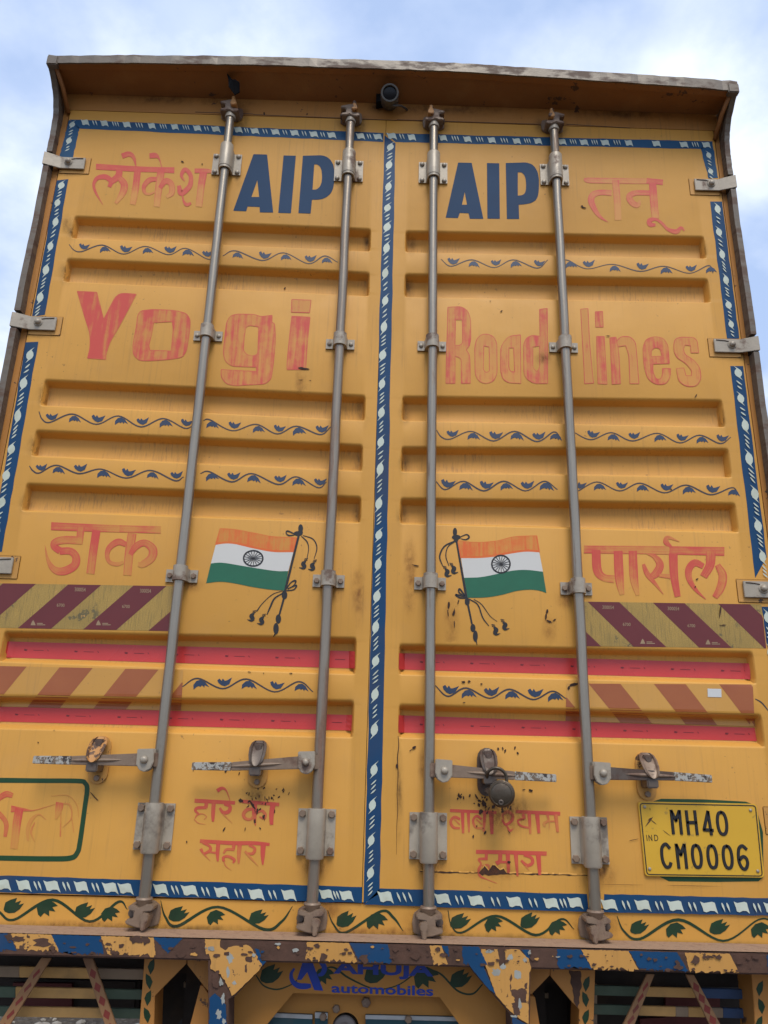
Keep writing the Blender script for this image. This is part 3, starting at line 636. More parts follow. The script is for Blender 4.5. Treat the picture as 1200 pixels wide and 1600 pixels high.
word(DL, (290, 1220), 7.5, [
 (K, .8, (105, 232, 46), (580, 258, 42)), (.8, .7, (245, 260, 44), (238, 318, 40)), (.8, .7, (245, 312, 38), (140, 318, 36), (115, 350, 30), (150, 385, 22)), (.5, .4, (110, 440, 8), (140, 398, 20), (200, 388, 10), (245, 420, 10), (215, 455, 6)), (.5, .3, (100, 450, 8), (150, 495, 8), (235, 510, 4)),
 (.8, .7, (330, 265, 48), (322, 400, 44), (322, 478, 26)), (.8, .8, (450, 275, 26), (520, 300, 38), (505, 360, 46), (440, 370, 40), (400, 315, 24)), (.5, .3, (440, 390, 20), (550, 500, 3)), (1., .8, (370, 118, 46), (430, 85, 36), (480, 120, 16), (522, 235, 5)),
 (.9, .8, (660, 240, 42), (1098, 278, 42)), (.9, .7, (812, 260, 58), (806, 400, 50), (820, 525, 10)), (.8, .7, (780, 330, 30), (720, 340, 42), (680, 390, 40), (700, 440, 36), (760, 450, 30), (790, 410, 16)), (.6, .8, (830, 380, 18), (890, 350, 30), (932, 390, 36), (920, 440, 30), (865, 420, 12)), (1.1, 1., (1025, 275, 62), (1006, 400, 56), (1008, 515, 40))], 'red brush lettering हारे का')
word(DL, (290, 1220), 7.5, [
 (.9, .9, (168, 705, 42), (540, 728, 46), (800, 730, 46), (985, 745, 36)), (.9, .8, (200, 722, 30), (280, 765, 30), (290, 810, 36), (240, 845, 32), (205, 850, 20)), (.8, .4, (178, 795, 36), (215, 860, 20), (292, 942, 3)), (.7, .7, (280, 835, 20), (360, 845, 26)), (1., .8, (385, 720, 48), (375, 850, 42), (378, 945, 20)),
 (.8, .7, (565, 745, 42), (562, 805, 36)), (.8, .6, (572, 805, 32), (480, 805, 30), (445, 850, 22)), (.8, .7, (450, 945, 32), (442, 900, 30), (500, 885, 30), (570, 925, 36), (555, 965, 16)), (.6, .3, (450, 950, 10), (475, 1003, 10), (540, 1050, 3)), (.8, .6, (635, 745, 52), (625, 870, 42), (622, 970, 20)),
 (.7, .7, (740, 755, 20), (810, 790, 32), (790, 850, 36), (720, 850, 22)), (.6, .3, (695, 825, 28), (760, 900, 24), (852, 1000, 3)), (1.1, .9, (910, 750, 62), (905, 870, 50), (905, 985, 16))], 'red brush lettering सहारा')
word(DR, (690, 1240), 6, [
 (.9, .9, (78, 158, 30), (300, 168, 30), (515, 178, 30)), (.9, .9, (695, 168, 30), (1112, 188, 36)), (.9, .7, (172, 240, 25), (120, 220, 26), (85, 262, 25), (110, 315, 25), (172, 325, 20)), (.5, .5, (120, 240, 14), (170, 290, 14)), (1., .8, (195, 172, 34), (202, 372, 22)), (.8, .5, (250, 170, 32), (257, 362, 16)),
 (.8, .6, (375, 240, 20), (330, 210, 25), (295, 252, 22), (320, 315, 22), (385, 325, 18)), (.5, .5, (325, 240, 12), (380, 290, 12)), (.9, .7, (405, 170, 32), (395, 355, 22)), (1.1, .9, (465, 180, 44), (472, 380, 28)),
 (.7, .8, (585, 240, 8), (572, 200, 20), (620, 170, 30), (665, 205, 28), (655, 255, 28), (600, 290, 25), (565, 240, 16)), (.8, .6, (610, 300, 12), (640, 348, 22), (672, 328, 8)), (.9, .8, (760, 190, 26), (772, 230, 26), (715, 252, 18), (740, 300, 20), (825, 322, 18)), (.9, .7, (820, 185, 34), (832, 378, 18)),
 (1.1, .8, (895, 185, 42), (912, 372, 26)), (.6, .3, (990, 190, 25), (1000, 250, 20), (960, 280, 28), (972, 312, 12)), (.4, .4, (1000, 260, 15), (1078, 258, 14)), (.4, .2, (1012, 260, 10), (1008, 335, 4)), (.6, .5, (1070, 195, 36), (1088, 362, 22))], 'red brush lettering बाबा श्याम')
word(DR, (690, 1240), 6, [
 (.9, .9, (322, 545, 38), (600, 550, 36), (985, 562, 40)), (.8, .7, (420, 555, 30), (418, 612, 26)), (.8, .7, (432, 612, 26), (350, 615, 22), (370, 660, 15), (350, 705, 26), (358, 770, 20), (420, 802, 9), (520, 842, 3)), (.6, .6, (380, 680, 15), (440, 672, 20), (430, 745, 14)),
 (.9, .8, (550, 560, 38), (545, 630, 36), (510, 655, 42)), (.8, .8, (530, 640, 25), (605, 642, 24)), (1., .7, (620, 560, 42), (628, 755, 26)), (.9, .6, (695, 560, 40), (712, 775, 18)), (.8, .8, (770, 575, 25), (840, 600, 28), (850, 650, 32), (800, 672, 30), (745, 625, 20)), (.5, .3, (790, 680, 18), (822, 722, 4)), (1.1, .9, (905, 565, 48), (922, 762, 28))], 'red brush lettering हमारा')
word(DL, (0, 1200), 8, [
 (.6, .5, (160, 345, 60), (80, 325, 74), (0, 370, 66), (-80, 430, 60), (-60, 520, 60), (20, 600, 56), (80, 700, 56), (65, 860, 40)), (.7, .1, (140, 510, 84), (300, 522, 40), (420, 530, 12), (600, 480, 8), (700, 450, 5)), (1.0, -.2, (245, 505, 104), (210, 700, 104), (175, 1010, 90)),
 (.2, -.1, (575, 645, 6), (490, 580, 18), (400, 640, 44), (350, 760, 44), (350, 910, 24)), (.5, .1, (435, 680, 10), (390, 800, 22), (430, 915, 8)), (.7, -.2, (750, 430, 96), (735, 520, 84), (700, 640, 26)), (.2, .7, (765, 500, 8), (755, 855, 16)), (.3, .1, (790, 440, 14), (870, 460, 22), (900, 560, 14), (880, 650, 12), (780, 742, 6)), (.1, .3, (895, 600, 8), (925, 805, 5)), (.0, -.1, (640, 350, 4), (850, 345, 10), (960, 460, 12), (985, 620, 4))], 'very faded red brush lettering STOP')
# block letters
def soft(pts, r=2.6):
    o_ = []; m = len(pts)
    for i in range(m):
        a_, b_, c_ = [Vector((pts[j % m][0], pts[j % m][1])) for j in (i - 1, i, i + 1)]
        d1, d2_ = a_ - b_, c_ - b_; sharp = d1.angle(d2_, 3.14) < 1.9; k = .8 if sharp else max(r, min(d1.length, d2_.length) * .42); p0 = b_ + d1.normalized() * min(k, d1.length * .45); p1 = b_ + d2_.normalized() * min(k, d2_.length * .45)
        for t in (0, .25, .5, .75, 1): q = p0 * (1-t)**2 + b_ * 2*t*(1-t) + p1 * t*t; o_.append((q.x, q.y))
    return o_
def letters(parent, o_, sc, polys, label, mat=Red, outline=True, inks=None):
    d = DC(.0014)
    for i, (pl, holes) in enumerate(polys):
        ik = inks[i] if inks else .55
        d.mark(); d.poly(soft(T(*o_, sc, pl)), [soft(T(*o_, sc, h)) for h in holes], ink=ik)
        if outline:
            for q in [pl] + list(holes): q2 = soft(T(*o_, sc, q)); d.stroke([(x, y, 1.2) for x, y in q2 + [q2[0]]], ink=(.7, .7), smooth=False)
    return d.split('painted_letter', mat, parent)
letters(DL, (110, 440), 6, [([(65, 92), (248, 100), (312, 355), (440, 105), (618, 118), (560, 230), (470, 400), (370, 570), (335, 680), (332, 730), (160, 718), (185, 620), (185, 490), (130, 320)], []),
 ([(660, 275), (760, 262), (980, 270), (1090, 300), (1125, 360), (1120, 450), (1090, 650), (1050, 710), (930, 730), (760, 742), (650, 742), (590, 690), (585, 600), (620, 420), (630, 320)], [[(780, 385), (955, 375), (965, 450), (945, 650), (745, 645), (735, 600), (765, 480)]])], 'faded red block lettering Yo', inks=[.85, .5])
letters(DL, (330, 450), 6.667, [([(200, 290), (270, 272), (450, 275), (515, 300), (635, 285), (632, 360), (660, 370), (672, 520), (650, 780), (625, 950), (560, 1000), (240, 1018), (150, 995), (102, 920), (105, 850), (300, 862), (475, 870), (470, 825), (220, 815), (150, 770), (125, 680), (140, 520), (160, 360)], [[(360, 410), (400, 390), (495, 405), (485, 690), (430, 710), (370, 695), (335, 650), (345, 520)]]),
 ([(840, 120), (1040, 128), (1025, 258), (835, 252)], []), ([(840, 295), (1030, 305), (1000, 590), (985, 850), (790, 850), (790, 780), (810, 560)], [])], 'faded red block lettering gi', inks=[.42, .1, .6])
letters(DR, (690, 470), 6.667, [([(65, 68), (200, 60), (270, 100), (302, 190), (305, 400), (290, 470), (255, 510), (290, 560), (298, 640), (298, 860), (205, 860), (205, 600), (140, 575), (140, 860), (45, 860), (50, 560), (60, 300)], [[(145, 198), (215, 198), (220, 440), (190, 465), (140, 465)]]),
 ([(470, 345), (540, 370), (575, 440), (578, 760), (540, 840), (460, 865), (390, 840), (350, 770), (345, 480), (365, 400), (410, 355)], [[(440, 470), (495, 480), (500, 735), (460, 750), (435, 720)]]),
 ([(640, 440), (700, 370), (820, 355), (825, 860), (700, 855), (640, 820), (615, 740), (615, 500)], [[(700, 490), (750, 490), (762, 740), (720, 740), (700, 700)]]),
 ([(1020, 90), (1100, 80), (1105, 860), (960, 862), (880, 810), (855, 740), (855, 450), (880, 390), (940, 360), (1025, 370)], [[(950, 480), (1020, 470), (1022, 700), (990, 740), (950, 700)]])], 'faded red block lettering Road', inks=[.4, .2, .25, .45])
letters(DR, (895, 470), 5.714, [([(70, 75), (135, 70), (150, 400), (180, 700), (185, 735), (105, 740), (100, 600), (85, 350)], []), ([(200, 98), (265, 95), (272, 235), (205, 235)], []), ([(212, 318), (280, 320), (290, 500), (305, 745), (225, 740), (215, 500)], []),
 ([(330, 330), (385, 325), (410, 450), (425, 740), (350, 745), (340, 500)], []), ([(388, 360), (430, 320), (510, 320), (560, 370), (570, 480), (590, 740), (510, 740), (500, 480), (470, 400), (405, 410)], []),
 ([(625, 420), (650, 345), (730, 318), (810, 335), (850, 400), (862, 560), (715, 565), (715, 640), (745, 700), (785, 700), (800, 660), (800, 605), (872, 605), (870, 680), (830, 745), (740, 748), (670, 700), (635, 590)], [[(700, 440), (740, 415), (780, 430), (795, 495), (700, 500)]]),
 ([(900, 400), (910, 345), (960, 325), (1080, 328), (1110, 360), (1122, 465), (1055, 465), (1050, 400), (1000, 395), (985, 430), (1000, 480), (1080, 530), (1135, 600), (1145, 700), (1100, 765), (1010, 765), (945, 720), (930, 640), (925, 605), (990, 600), (1010, 670), (1060, 670), (1060, 620), (1010, 560), (930, 510), (905, 460)], [])],
 'faded red block lettering lines', inks=[.05, .55, .5, .6, .0, .45, .15])
def aip(parent, o_, lst, label):
    d = DC(.0014)
    for pl, holes in lst: d.mark(); d.poly(soft(T(*o_, 7.059, pl), 1.), [soft(T(*o_, 7.059, h), 1.) for h in holes])
    return d.split('painted_letter', [BlueA], parent)
BlueA = mk_plain('slate_blue_lettering', (.022, .055, .115), .6, var=.08, scale=8, dirt=.12, spec=.15)
aip(DL, (360, 230), [([(255, 78), (405, 82), (472, 722), (325, 720), (322, 660), (190, 655), (175, 708), (32, 702)], [[(297, 365), (318, 550), (232, 550)]]), ([(587, 92), (722, 95), (668, 730), (528, 725)], []),
 ([(800, 95), (1010, 90), (1060, 105), (1100, 135), (1135, 190), (1148, 270), (1146, 370), (1135, 450), (1110, 510), (1060, 553), (1000, 576), (950, 580), (900, 580), (885, 733), (750, 728)], [[(925, 192), (955, 190), (985, 210), (1005, 250), (1012, 330), (1005, 395), (985, 440), (950, 468), (906, 470)]])], 'blue block lettering AIP')
aip(DR, (690, 240), [([(182, 100), (332, 103), (460, 720), (310, 720), (298, 660), (200, 655), (180, 712), (45, 708)], [[(255, 425), (280, 565), (224, 565)]]), ([(500, 105), (635, 108), (642, 720), (505, 718)], []),
 ([(707, 105), (930, 98), (990, 115), (1030, 150), (1060, 205), (1075, 290), (1072, 400), (1062, 470), (1040, 515), (985, 548), (915, 560), (850, 565), (855, 722), (720, 722)], [[(840, 208), (880, 207), (910, 235), (925, 270), (932, 330), (930, 400), (918, 440), (888, 460), (840, 465)]])], 'blue block lettering AIP')

# flags ---------------------------------------------------------------
FS = 6.316
def curve(pts): return [(x, y) for x, y, *_ in catmull([(p[0], p[1], 0) for p in pts], 5)]
def flag(o_, saf, top, mid, bot, ell, strokes, chak, lab, parent):
    top, mid, bot, saf = curve(top), curve(mid), curve(bot), curve(saf)
    d = DC(.0014)
    t_ = lambda q: T(*o_, FS, q)
    d.poly(t_(saf + list(reversed(top))), mi=0, ink=.48)
    d.stroke([(x, y, 3.2) for x, y in t_([(p[0], p[1] - 12) for p in top])], ink=(.8, .9), mi=0, smooth=False)
    d.stroke([(x, y, 1.2) for x, y in t_(saf)], ink=(.5, .7), mi=0, smooth=False)
    d.stroke([(x, y, 2.) for x, y in t_([saf[0], top[0]])], ink=(.5, .9), mi=0, smooth=False); d.stroke([(x, y, 2.) for x, y in t_([saf[-1], top[-1]])], ink=(.9, .9), mi=0, smooth=False)
    d.poly(t_(top + list(reversed(mid))), mi=1); d.poly(t_(mid + list(reversed(bot))), mi=2)
    for cx, cy, rx, ry in ell: d.poly(t_([(cx + rx * math.cos(a_ / 8 * math.pi), cy + ry * math.sin(a_ / 8 * math.pi)) for a_ in range(16)]), mi=3)
    for st in strokes: d.stroke(T(*o_, FS, st), mi=3, n=5)
    cx, cy, rx, ry = chak
    d.stroke(T(*o_, FS, [(cx + rx * math.cos(a_ / 16 * math.pi), cy + ry * math.sin(a_ / 16 * math.pi), 15) for a_ in range(33)]), mi=3, smooth=False)
    for k in range(17):
        a_ = 2 * math.pi * k / 17 + .05; d.stroke(T(*o_, FS, [(cx, cy, 3), (cx + rx * .5 * math.cos(a_), cy + ry * .5 * math.sin(a_), 6.5), (cx + rx * .93 * math.cos(a_), cy + ry * .93 * math.sin(a_), 5)]), mi=3, smooth=False)
    d.build('painted_flag', [Saff, FlagWhite, Green, Black], parent, label=lab)
def tassel(x, y, f=1): return [[(x + 10*f, y - 55, 6), (x + 45*f, y - 60, 8)], [(x + 5*f, y - 42, 5), (x + 40*f, y - 44, 10)], [(x + 25*f, y - 35, 10), (x - 2*f, y - 8, 42), (x + 12*f, y + 20, 36), (x - 5*f, y + 38, 22), (x - 45*f, y + 28, 2)]]
flag((315, 810), [(185, 100), (330, 110), (520, 145), (700, 180), (935, 190)], [(140, 262), (230, 250), (330, 255), (500, 295), (700, 332), (905, 335)], [(92, 445), (200, 437), (380, 465), (560, 495), (740, 520), (856, 520)], [(45, 640), (180, 625), (320, 640), (520, 680), (700, 705), (822, 712)],
 [(978, 100, 24, 42), (952, 150, 44, 24), (975, 140, 25, 30), (818, 755, 28, 44), (758, 993, 27, 46), (735, 1088, 27, 56)],
 [[(960, 165, 22), (890, 450, 22), (820, 735, 24)], [(815, 780, 20), (765, 960, 18)], [(733, 1130, 20), (706, 1172, 3)], [(985, 175, 8), (1040, 230, 12), (1056, 300, 8), (1040, 398, 7)], [(1000, 168, 6), (1100, 205, 11), (1138, 290, 11), (1110, 400, 5)],
  [(920, 155, 10), (850, 125, 16), (835, 145, 10), (860, 168, 14), (915, 165, 8)], [(840, 690, 12), (885, 630, 12), (928, 615, 18), (915, 655, 10), (850, 700, 8)], [(850, 695, 10), (935, 660, 15), (912, 702, 12), (840, 714, 10)],
  [(800, 715, 6), (700, 750, 7), (600, 840, 7), (543, 918, 12)], [(800, 738, 10), (720, 790, 15), (680, 870, 17), (645, 950, 8)]] + tassel(1005, 455) + tassel(1092, 470) + tassel(495, 970) + tassel(590, 1005), (510, 395, 95, 76), 'painted Indian flag on a black pole, flying left', DL)
flag((680, 815), [(225, 188), (400, 205), (600, 192), (780, 150), (1000, 140)], [(255, 362), (450, 360), (600, 345), (760, 315), (900, 298), (1027, 305)], [(285, 555), (450, 548), (620, 515), (760, 485), (900, 477), (1063, 495)], [(320, 752), (500, 748), (660, 722), (800, 685), (930, 672), (1030, 682), (1097, 705)],
 [(195, 103, 21, 42), (208, 155, 44, 25), (205, 185, 22, 20), (316, 790, 25, 38), (372, 1050, 25, 40), (396, 1130, 24, 56)],
 [[(208, 185, 16), (260, 480, 20), (310, 765, 22)], [(322, 815, 20), (365, 1022, 16)], [(400, 1165, 18), (414, 1218, 3)], [(188, 195, 14), (90, 245, 15), (44, 345, 15), (75, 440, 7)], [(190, 200, 10), (125, 250, 10), (105, 340, 10), (135, 435, 7)],
  [(250, 150, 8), (310, 128, 12), (335, 155, 16), (300, 178, 12), (250, 168, 6)], [(300, 742, 14), (242, 665, 17), (236, 700, 14), (292, 735, 8)], [(300, 745, 14), (202, 720, 16), (240, 750, 16), (300, 757, 10)],
  [(335, 765, 10), (420, 820, 12), (470, 950, 12), (530, 1030, 7)], [(380, 765, 6), (460, 820, 8), (540, 930, 6), (610, 985, 5)]] + tassel(120, 500, -1) + tassel(185, 470, -1) + tassel(600, 1075, -1) + tassel(690, 1025, -1), (648, 420, 90, 86), 'painted Indian flag on a black pole, flying right', DR)

# green frame on the lower left, green panel behind the number plate
d = DC(.0012); d.stroke(T(0, 1200, 8, [(-700, 148, 60), (0, 153, 62), (500, 158, 58), (980, 162, 58), (1065, 190, 58), (1090, 270, 60), (1060, 500, 58), (1000, 930, 60), (965, 1060, 60), (880, 1125, 66), (600, 1135, 66), (0, 1125, 64), (-700, 1112, 60)]), n=8); d.build('painted_frame', FrameG, DL)
d = DC(.0010); d.poly([(1021, 1252), (1033, 1248), (1100, 1249), (1165, 1252.5), (1180, 1258), (1192, 1300), (1193, 1370), (1185, 1377), (1120, 1378), (1045, 1377), (1031, 1370)]); d.build('painted_panel', FrameG, DR)

# green vine on the sill ----------------------------------------------
UPL = [(-17, 5), (-14, -8), (-6, -13), (6, -17), (3, -8), (13, -12), (9, -4), (18, -7), (11, 4), (2, 11), (-8, 12), (-15, 9)]
UNL = [(-13, 9), (-15, -3), (-8, -13), (3, -17), (13, -12), (19, -6), (10, -4), (15, 4), (5, 2), (5, 12), (-3, 6), (-9, 13)]
SS = lambda px, py, off=.001: P(px, py, .0045 - off * .5)
d = DC(.0012, SS); rr_ = random.Random(11)
for st, lv in ((((-20, 1407, 5), (0, 1426, 5), (22, 1437, 5), (82, 1406, 6), (140, 1440, 5), (185, 1409, 5), (199, 1421, 1)), ((21, 1417, 'u'), (72, 1421, 'n'), (132, 1424, 'u'), (171, 1430, 'n'))),
 (((251, 1407, 1), (258, 1432, 4), (277, 1447, 6), (340, 1417, 5), (412, 1452, 6), (440, 1440, 5), (457, 1416, 1)), ((279, 1430, 'u'), (336, 1435, 'n'), (404, 1434, 'u'))),
 (((512, 1422, 1), (521, 1444, 3), (540, 1457, 5), (595, 1424, 5), (615, 1434, 5), (630, 1455, 1)), ((541, 1438, 'u'), (587, 1441, 'n'))),
 (((700, 1422, 1.5), (705, 1445, 2), (722, 1457, 4), (775, 1431, 5), (837, 1461, 5), (877, 1436, 4), (897, 1452, 1)), ((719, 1441, 'u'), (770, 1446, 'n'), (828, 1440, 'u'), (870, 1451, 'n'))),
 (((964, 1431, 1), (975, 1455, 4), (1000, 1467, 5), (1060, 1437, 6), (1130, 1470, 4), (1185, 1437, 3), (1210, 1440, 3)), ((999, 1450, 'u'), (1054, 1455, 'n'), (1124, 1450, 'u'), (1187, 1455, 'n')))):
    d.mark(); d.stroke([(x, y - 0, w_ * .8) for x, y, w_ in st], n=8)
    for x, y, k in lv:
        sc_ = rr_.uniform(.85, .98); a_ = rr_.uniform(-.12, .12)
        d.mark(); d.poly([(x + sc_ * (q[0] * math.cos(a_) - q[1] * math.sin(a_)), y + sc_ * .92 * (q[0] * math.sin(a_) + q[1] * math.cos(a_))) for q in (UPL if k == 'u' else UNL)])
d.split('painted_leaf', LeafG, sill)

# tapes ---------------------------------------------------------------
def quadgrid(tl, tr, bl, br, nu, nv, off=.0014):
    v = []; f = []
    for j in range(nv + 1):
        for i in range(nu + 1):
            s_, t = i / nu, j / nv
            x = (tl[0]*(1-s_) + tr[0]*s_)*(1-t) + (bl[0]*(1-s_) + br[0]*s_)*t; y = (tl[1]*(1-s_) + tr[1]*s_)*(1-t) + (bl[1]*(1-s_) + br[1]*s_)*t
            v.append(PS(x, y, off))
    for j in range(nv):
        for i in range(nu): a_ = j*(nu+1)+i; f.append((a_, a_+nu+1, a_+nu+2, a_+1))
    return v, f
def text_decal(s, quad, surf, bold=0.):
    cu = bpy.data.curves.new('txt', 'FONT'); cu.body = s; cu.size = 1; cu.offset = bold; cu.resolution_u = 3
    o = bpy.data.objects.new('txt', cu); col.objects.link(o); bpy.context.view_layer.update()
    me = o.evaluated_get(bpy.context.evaluated_depsgraph_get()).to_mesh(); vv = [v_.co.copy() for v_ in me.vertices]; ff = [tuple(p.vertices) for p in me.polygons]
    o.to_mesh_clear(); bpy.data.objects.remove(o); bpy.data.curves.remove(cu)
    x0 = min(q.x for q in vv); x1 = max(q.x for q in vv); y0 = min(q.y for q in vv); y1 = max(q.y for q in vv)
    tl, tr, bl, br = quad; o_ = []
    for q in vv:
        s_ = (q.x - x0) / (x1 - x0); t = (y1 - q.y) / (y1 - y0)
        o_.append(surf((tl[0]*(1-s_) + tr[0]*s_)*(1-t) + (bl[0]*(1-s_) + br[0]*s_)*t, (tl[1]*(1-s_) + tr[1]*s_)*(1-t) + (bl[1]*(1-s_) + br[1]*s_)*t))
    return o_, ff
def textq(x, y, w_, h, sl=.03): return ((x, y), (x + w_, y + w_ * sl), (x, y + h), (x + w_, y + h + w_ * sl))
for par, q in ((DL, ((5, 1002), (554.5, 1017.5), (0.5, 1027), (554.5, 1044.5))), (DR, ((623.5, 1020.5), (1172, 1036.5), (623, 1046), (1172.5, 1061.5))), (DL, ((-10, 1104), (550.5, 1117), (-15, 1127), (549, 1141.5))), (DR, ((622.5, 1117.5), (1179, 1137), (622.5, 1144.5), (1182.5, 1158)))):
    v, f = quadgrid(*q, 60, 3, .0010); rt = mesh('red_reflective_tape', v, f, RedTape, par)
    d = DC(.0016); n = 7; k = 0
    for i in range(n):
        t = (i + .45) / n; x = q[0][0] + (q[1][0] - q[0][0]) * t; y = (q[0][1] + q[2][1]) / 2 + ((q[1][1] + q[3][1]) - (q[0][1] + q[2][1])) / 2 * t
        d.poly([(x - 2, y - 1.5), (x + 3, y - .5), (x + 1.5, y + 1.5), (x - 2.5, y + 1)]); d.stroke([(x + 12, y + .4, .7), (x + 28, y + .9, .7)], smooth=False); d.stroke([(x + 34, y - .5, 1), (x + 35.5, y + 2, 1)], smooth=False)
    d.build('tape_print', TapeInk, par, kind='stuff')
def hazard(parent, rect, stripes, mats, name, label, off, nu, nv):
    """rect corners; stripes: list of (t0,t1,b0,b1) x positions on the top / bottom edge in px"""
    tl, tr, bl, br = rect; v, f = quadgrid(tl, tr, bl, br, nu, nv, off); base = mesh(name, v, f, mats[0], parent, smooth=False, label=label)
    V_ = []; F_ = []
    yt = lambda x: tl[1] + (tr[1]-tl[1]) * (x - tl[0]) / (tr[0]-tl[0]); yb = lambda x: bl[1] + (br[1]-bl[1]) * (x - bl[0]) / (br[0]-bl[0])
    for t0, t1, b0, b1 in stripes:
        n = 16; rows_ = []
        for j in range(n + 1):
            t = j / n; l_, r_ = t0 + (b0 - t0) * t, t1 + (b1 - t1) * t; lo = tl[0] + (bl[0]-tl[0]) * t; hi = tr[0] + (br[0]-tr[0]) * t
            l_, r_ = max(l_, lo), min(r_, hi); rows_.append((l_, r_, t) if r_ > l_ + .2 else None)
        V_ = []; F_ = []
        for j in range(n):
            if rows_[j] and rows_[j+1]:
                b = len(V_)
                for l_, r_, t in (rows_[j], rows_[j+1]):
                    for s_ in (0, .5, 1):
                        x = l_ + (r_ - l_) * s_; V_.append(PS(x, yt(x) * (1 - t) + yb(x) * t, off + .0006))
                F_ += [(b, b+3, b+4, b+1), (b+1, b+4, b+5, b+2)]
        if F_: mesh('tape_stripe', V_, F_, mats[1], parent)
    return base
h1 = [(-63 - 102 + 0, -12 - 102, -138 - 102, -88 - 102)]
def strp(lst, dx, k0, k1): return [tuple(v_ + dx * k for v_ in lst) for k in range(k0, k1)]
hz_mats = (HazO, HazM); hf_mats = (HazF, HazB)
hazard(DL, ((-30, 911), (273, 916), (-42, 980), (265, 986)), strp((106.7, 158.3, 28.3, 80), 102, -2, 3), hz_mats, 'hazard_tape', 'olive and maroon striped reflective tape on left door', .0012, 20, 4)
hazard(DR, ((910.5, 940), (1189.5, 944.5), (913, 1009.5), (1197, 1013)), strp((918, 967.5, 990, 1041), 102, -1, 3), hz_mats, 'hazard_tape', 'olive and maroon striped reflective tape on right door', .0012, 20, 4)
hazard(DL, ((-30, 1040), (286.5, 1047), (-42, 1103), (283, 1110)), strp((93.3, 145, 43.3, 94), 103, -2, 3), hf_mats, 'hazard_film', 'translucent orange and brown striped film over the left ridge', .0022, 30, 26)
hazard(DR, ((885, 1068), (1176, 1069.5), (883.5, 1126.5), (1179, 1135)), strp((919.5, 969, 969, 1018.5), 102, -1, 3), hf_mats, 'hazard_film', 'translucent orange and brown striped film over the right ridge', .0022, 30, 26)
PrintO = mk_plain('tape_lettering', (.33, .22, .12), .5); PrintB = mk_plain('film_lettering', (.42, .17, .06), .5)
tsurf = lambda x, y: PS(x, y, .0026); tsurf2 = lambda x, y: PS(x, y, .0035)
mbt = {DL: MB(), DR: MB()}
for par, lst in ((DL, [('300054', 117, 918, 17, 6), ('300054', 219, 920, 17, 6), ('6700', 89, 943, 12, 5), ('6700', 191, 945, 12, 5)]), (DR, [('300054', 941, 946, 18, 5.5), ('300054', 1043, 948, 18, 5.5), ('6700', 973, 973, 12, 5), ('6700', 1074, 975, 12, 5)])):
    for s_, x, y, w_, h in lst: v, f = text_decal(s_, textq(x, y, w_, h), tsurf, .01); mbt[par].add(v, f)
for par, xs in ((DL, ((48, 977), (150, 977))), (DR, ((1000, 1006), (1102, 1007)))):
    for x, y in xs: mbt[par].add([tsurf(x, y), tsurf(x + 8, y), tsurf(x + 6, y - 5), tsurf(x + 4, y - 8), tsurf(x + 2, y - 5)], [(0, 1, 2, 3, 4)]); mbt[par].add([tsurf(x + 10, y - 3.5), tsurf(x + 19, y - 3.5), tsurf(x + 19, y - 2.2), tsurf(x + 10, y - 2.2)], [(3, 2, 1, 0)]); mbt[par].add([tsurf(x + 10, y - 1.2), tsurf(x + 23, y - 1.2), tsurf(x + 23, y), tsurf(x + 10, y)], [(3, 2, 1, 0)])
for par in (DL, DR): mbt[par].build('tape_lettering', PrintO, par, kind='stuff')
v, f = quadgrid((1105, 1076), (1126.5, 1076.5), (1105.5, 1089), (1127, 1089.5), 2, 2, .0045); mesh('sticker', v, f, Sticker, DR, label='small white sticker')

# chips, cracks and peeled paint --------------------------------------
def chips(parent, lst, seed, name='paint_chips'):
    rr_ = random.Random(seed); d = DC(.0017)
    for x, y, rx, ry, a_ in lst:
        n = 10; d.poly([(x + math.cos(a_) * rx * math.cos(t) * k - math.sin(a_) * ry * math.sin(t) * k, y + math.sin(a_) * rx * math.cos(t) * k + math.cos(a_) * ry * math.sin(t) * k) for t, k in ((2 * math.pi * i / n, rr_.uniform(.55, 1.15)) for i in range(n))])
    d.build(name, RustDark, parent, kind='stuff')
cl = []
rr_ = random.Random(4)
for cx, cy, sx, sy, n in ((392, 1240, 12, 16, 12), (418, 1246, 14, 12, 12), (398, 1262, 26, 12, 6), (440, 1235, 10, 14, 6), (345, 1207, 40, 8, 4), (395, 1290, 34, 10, 3)):
    for _ in range(n): cl.append((rr_.gauss(cx, sx * .55), rr_.gauss(cy, sy * .6), rr_.uniform(.4, 1.5), rr_.uniform(.8, 3.6), rr_.uniform(-.5, .9)))
cl += [(377, 1251, 3, 5, -1.1), (395, 1258, 2, 8, -.6), (402, 1268, 1.5, 7, .2), (412, 1276, 3, 4, .1), (398, 1283, 1.5, 4, .1), (474, 576, 9, 2, .15), (471, 575, 5, 1.4, .1), (350, 1296, 1.2, 5, .5), (383, 1296, .8, 3.5, .2), (470, 594, 4, .5, 0), (485, 595, 2, .5, 0), (445, 451, 1.2, 2, .5), (60, 1160, 1.2, 1.2, 0), (85, 1141, .9, .9, 0), (292, 1315, 1.2, 2, 0), (148, 1245, 1, 11, -.75), (390, 1050, 3, .8, .3), (412, 1052, 1, 1, 0), (455, 1052, 3, .8, .1), (413, 178, 1.5, 3, 0), (480, 179, 1.5, 1.5, 0), (285, 253, 3, 1.3, .5), (316, 257, 1.5, 1, 0)]
chips(DL, cl, 1)
cl = []
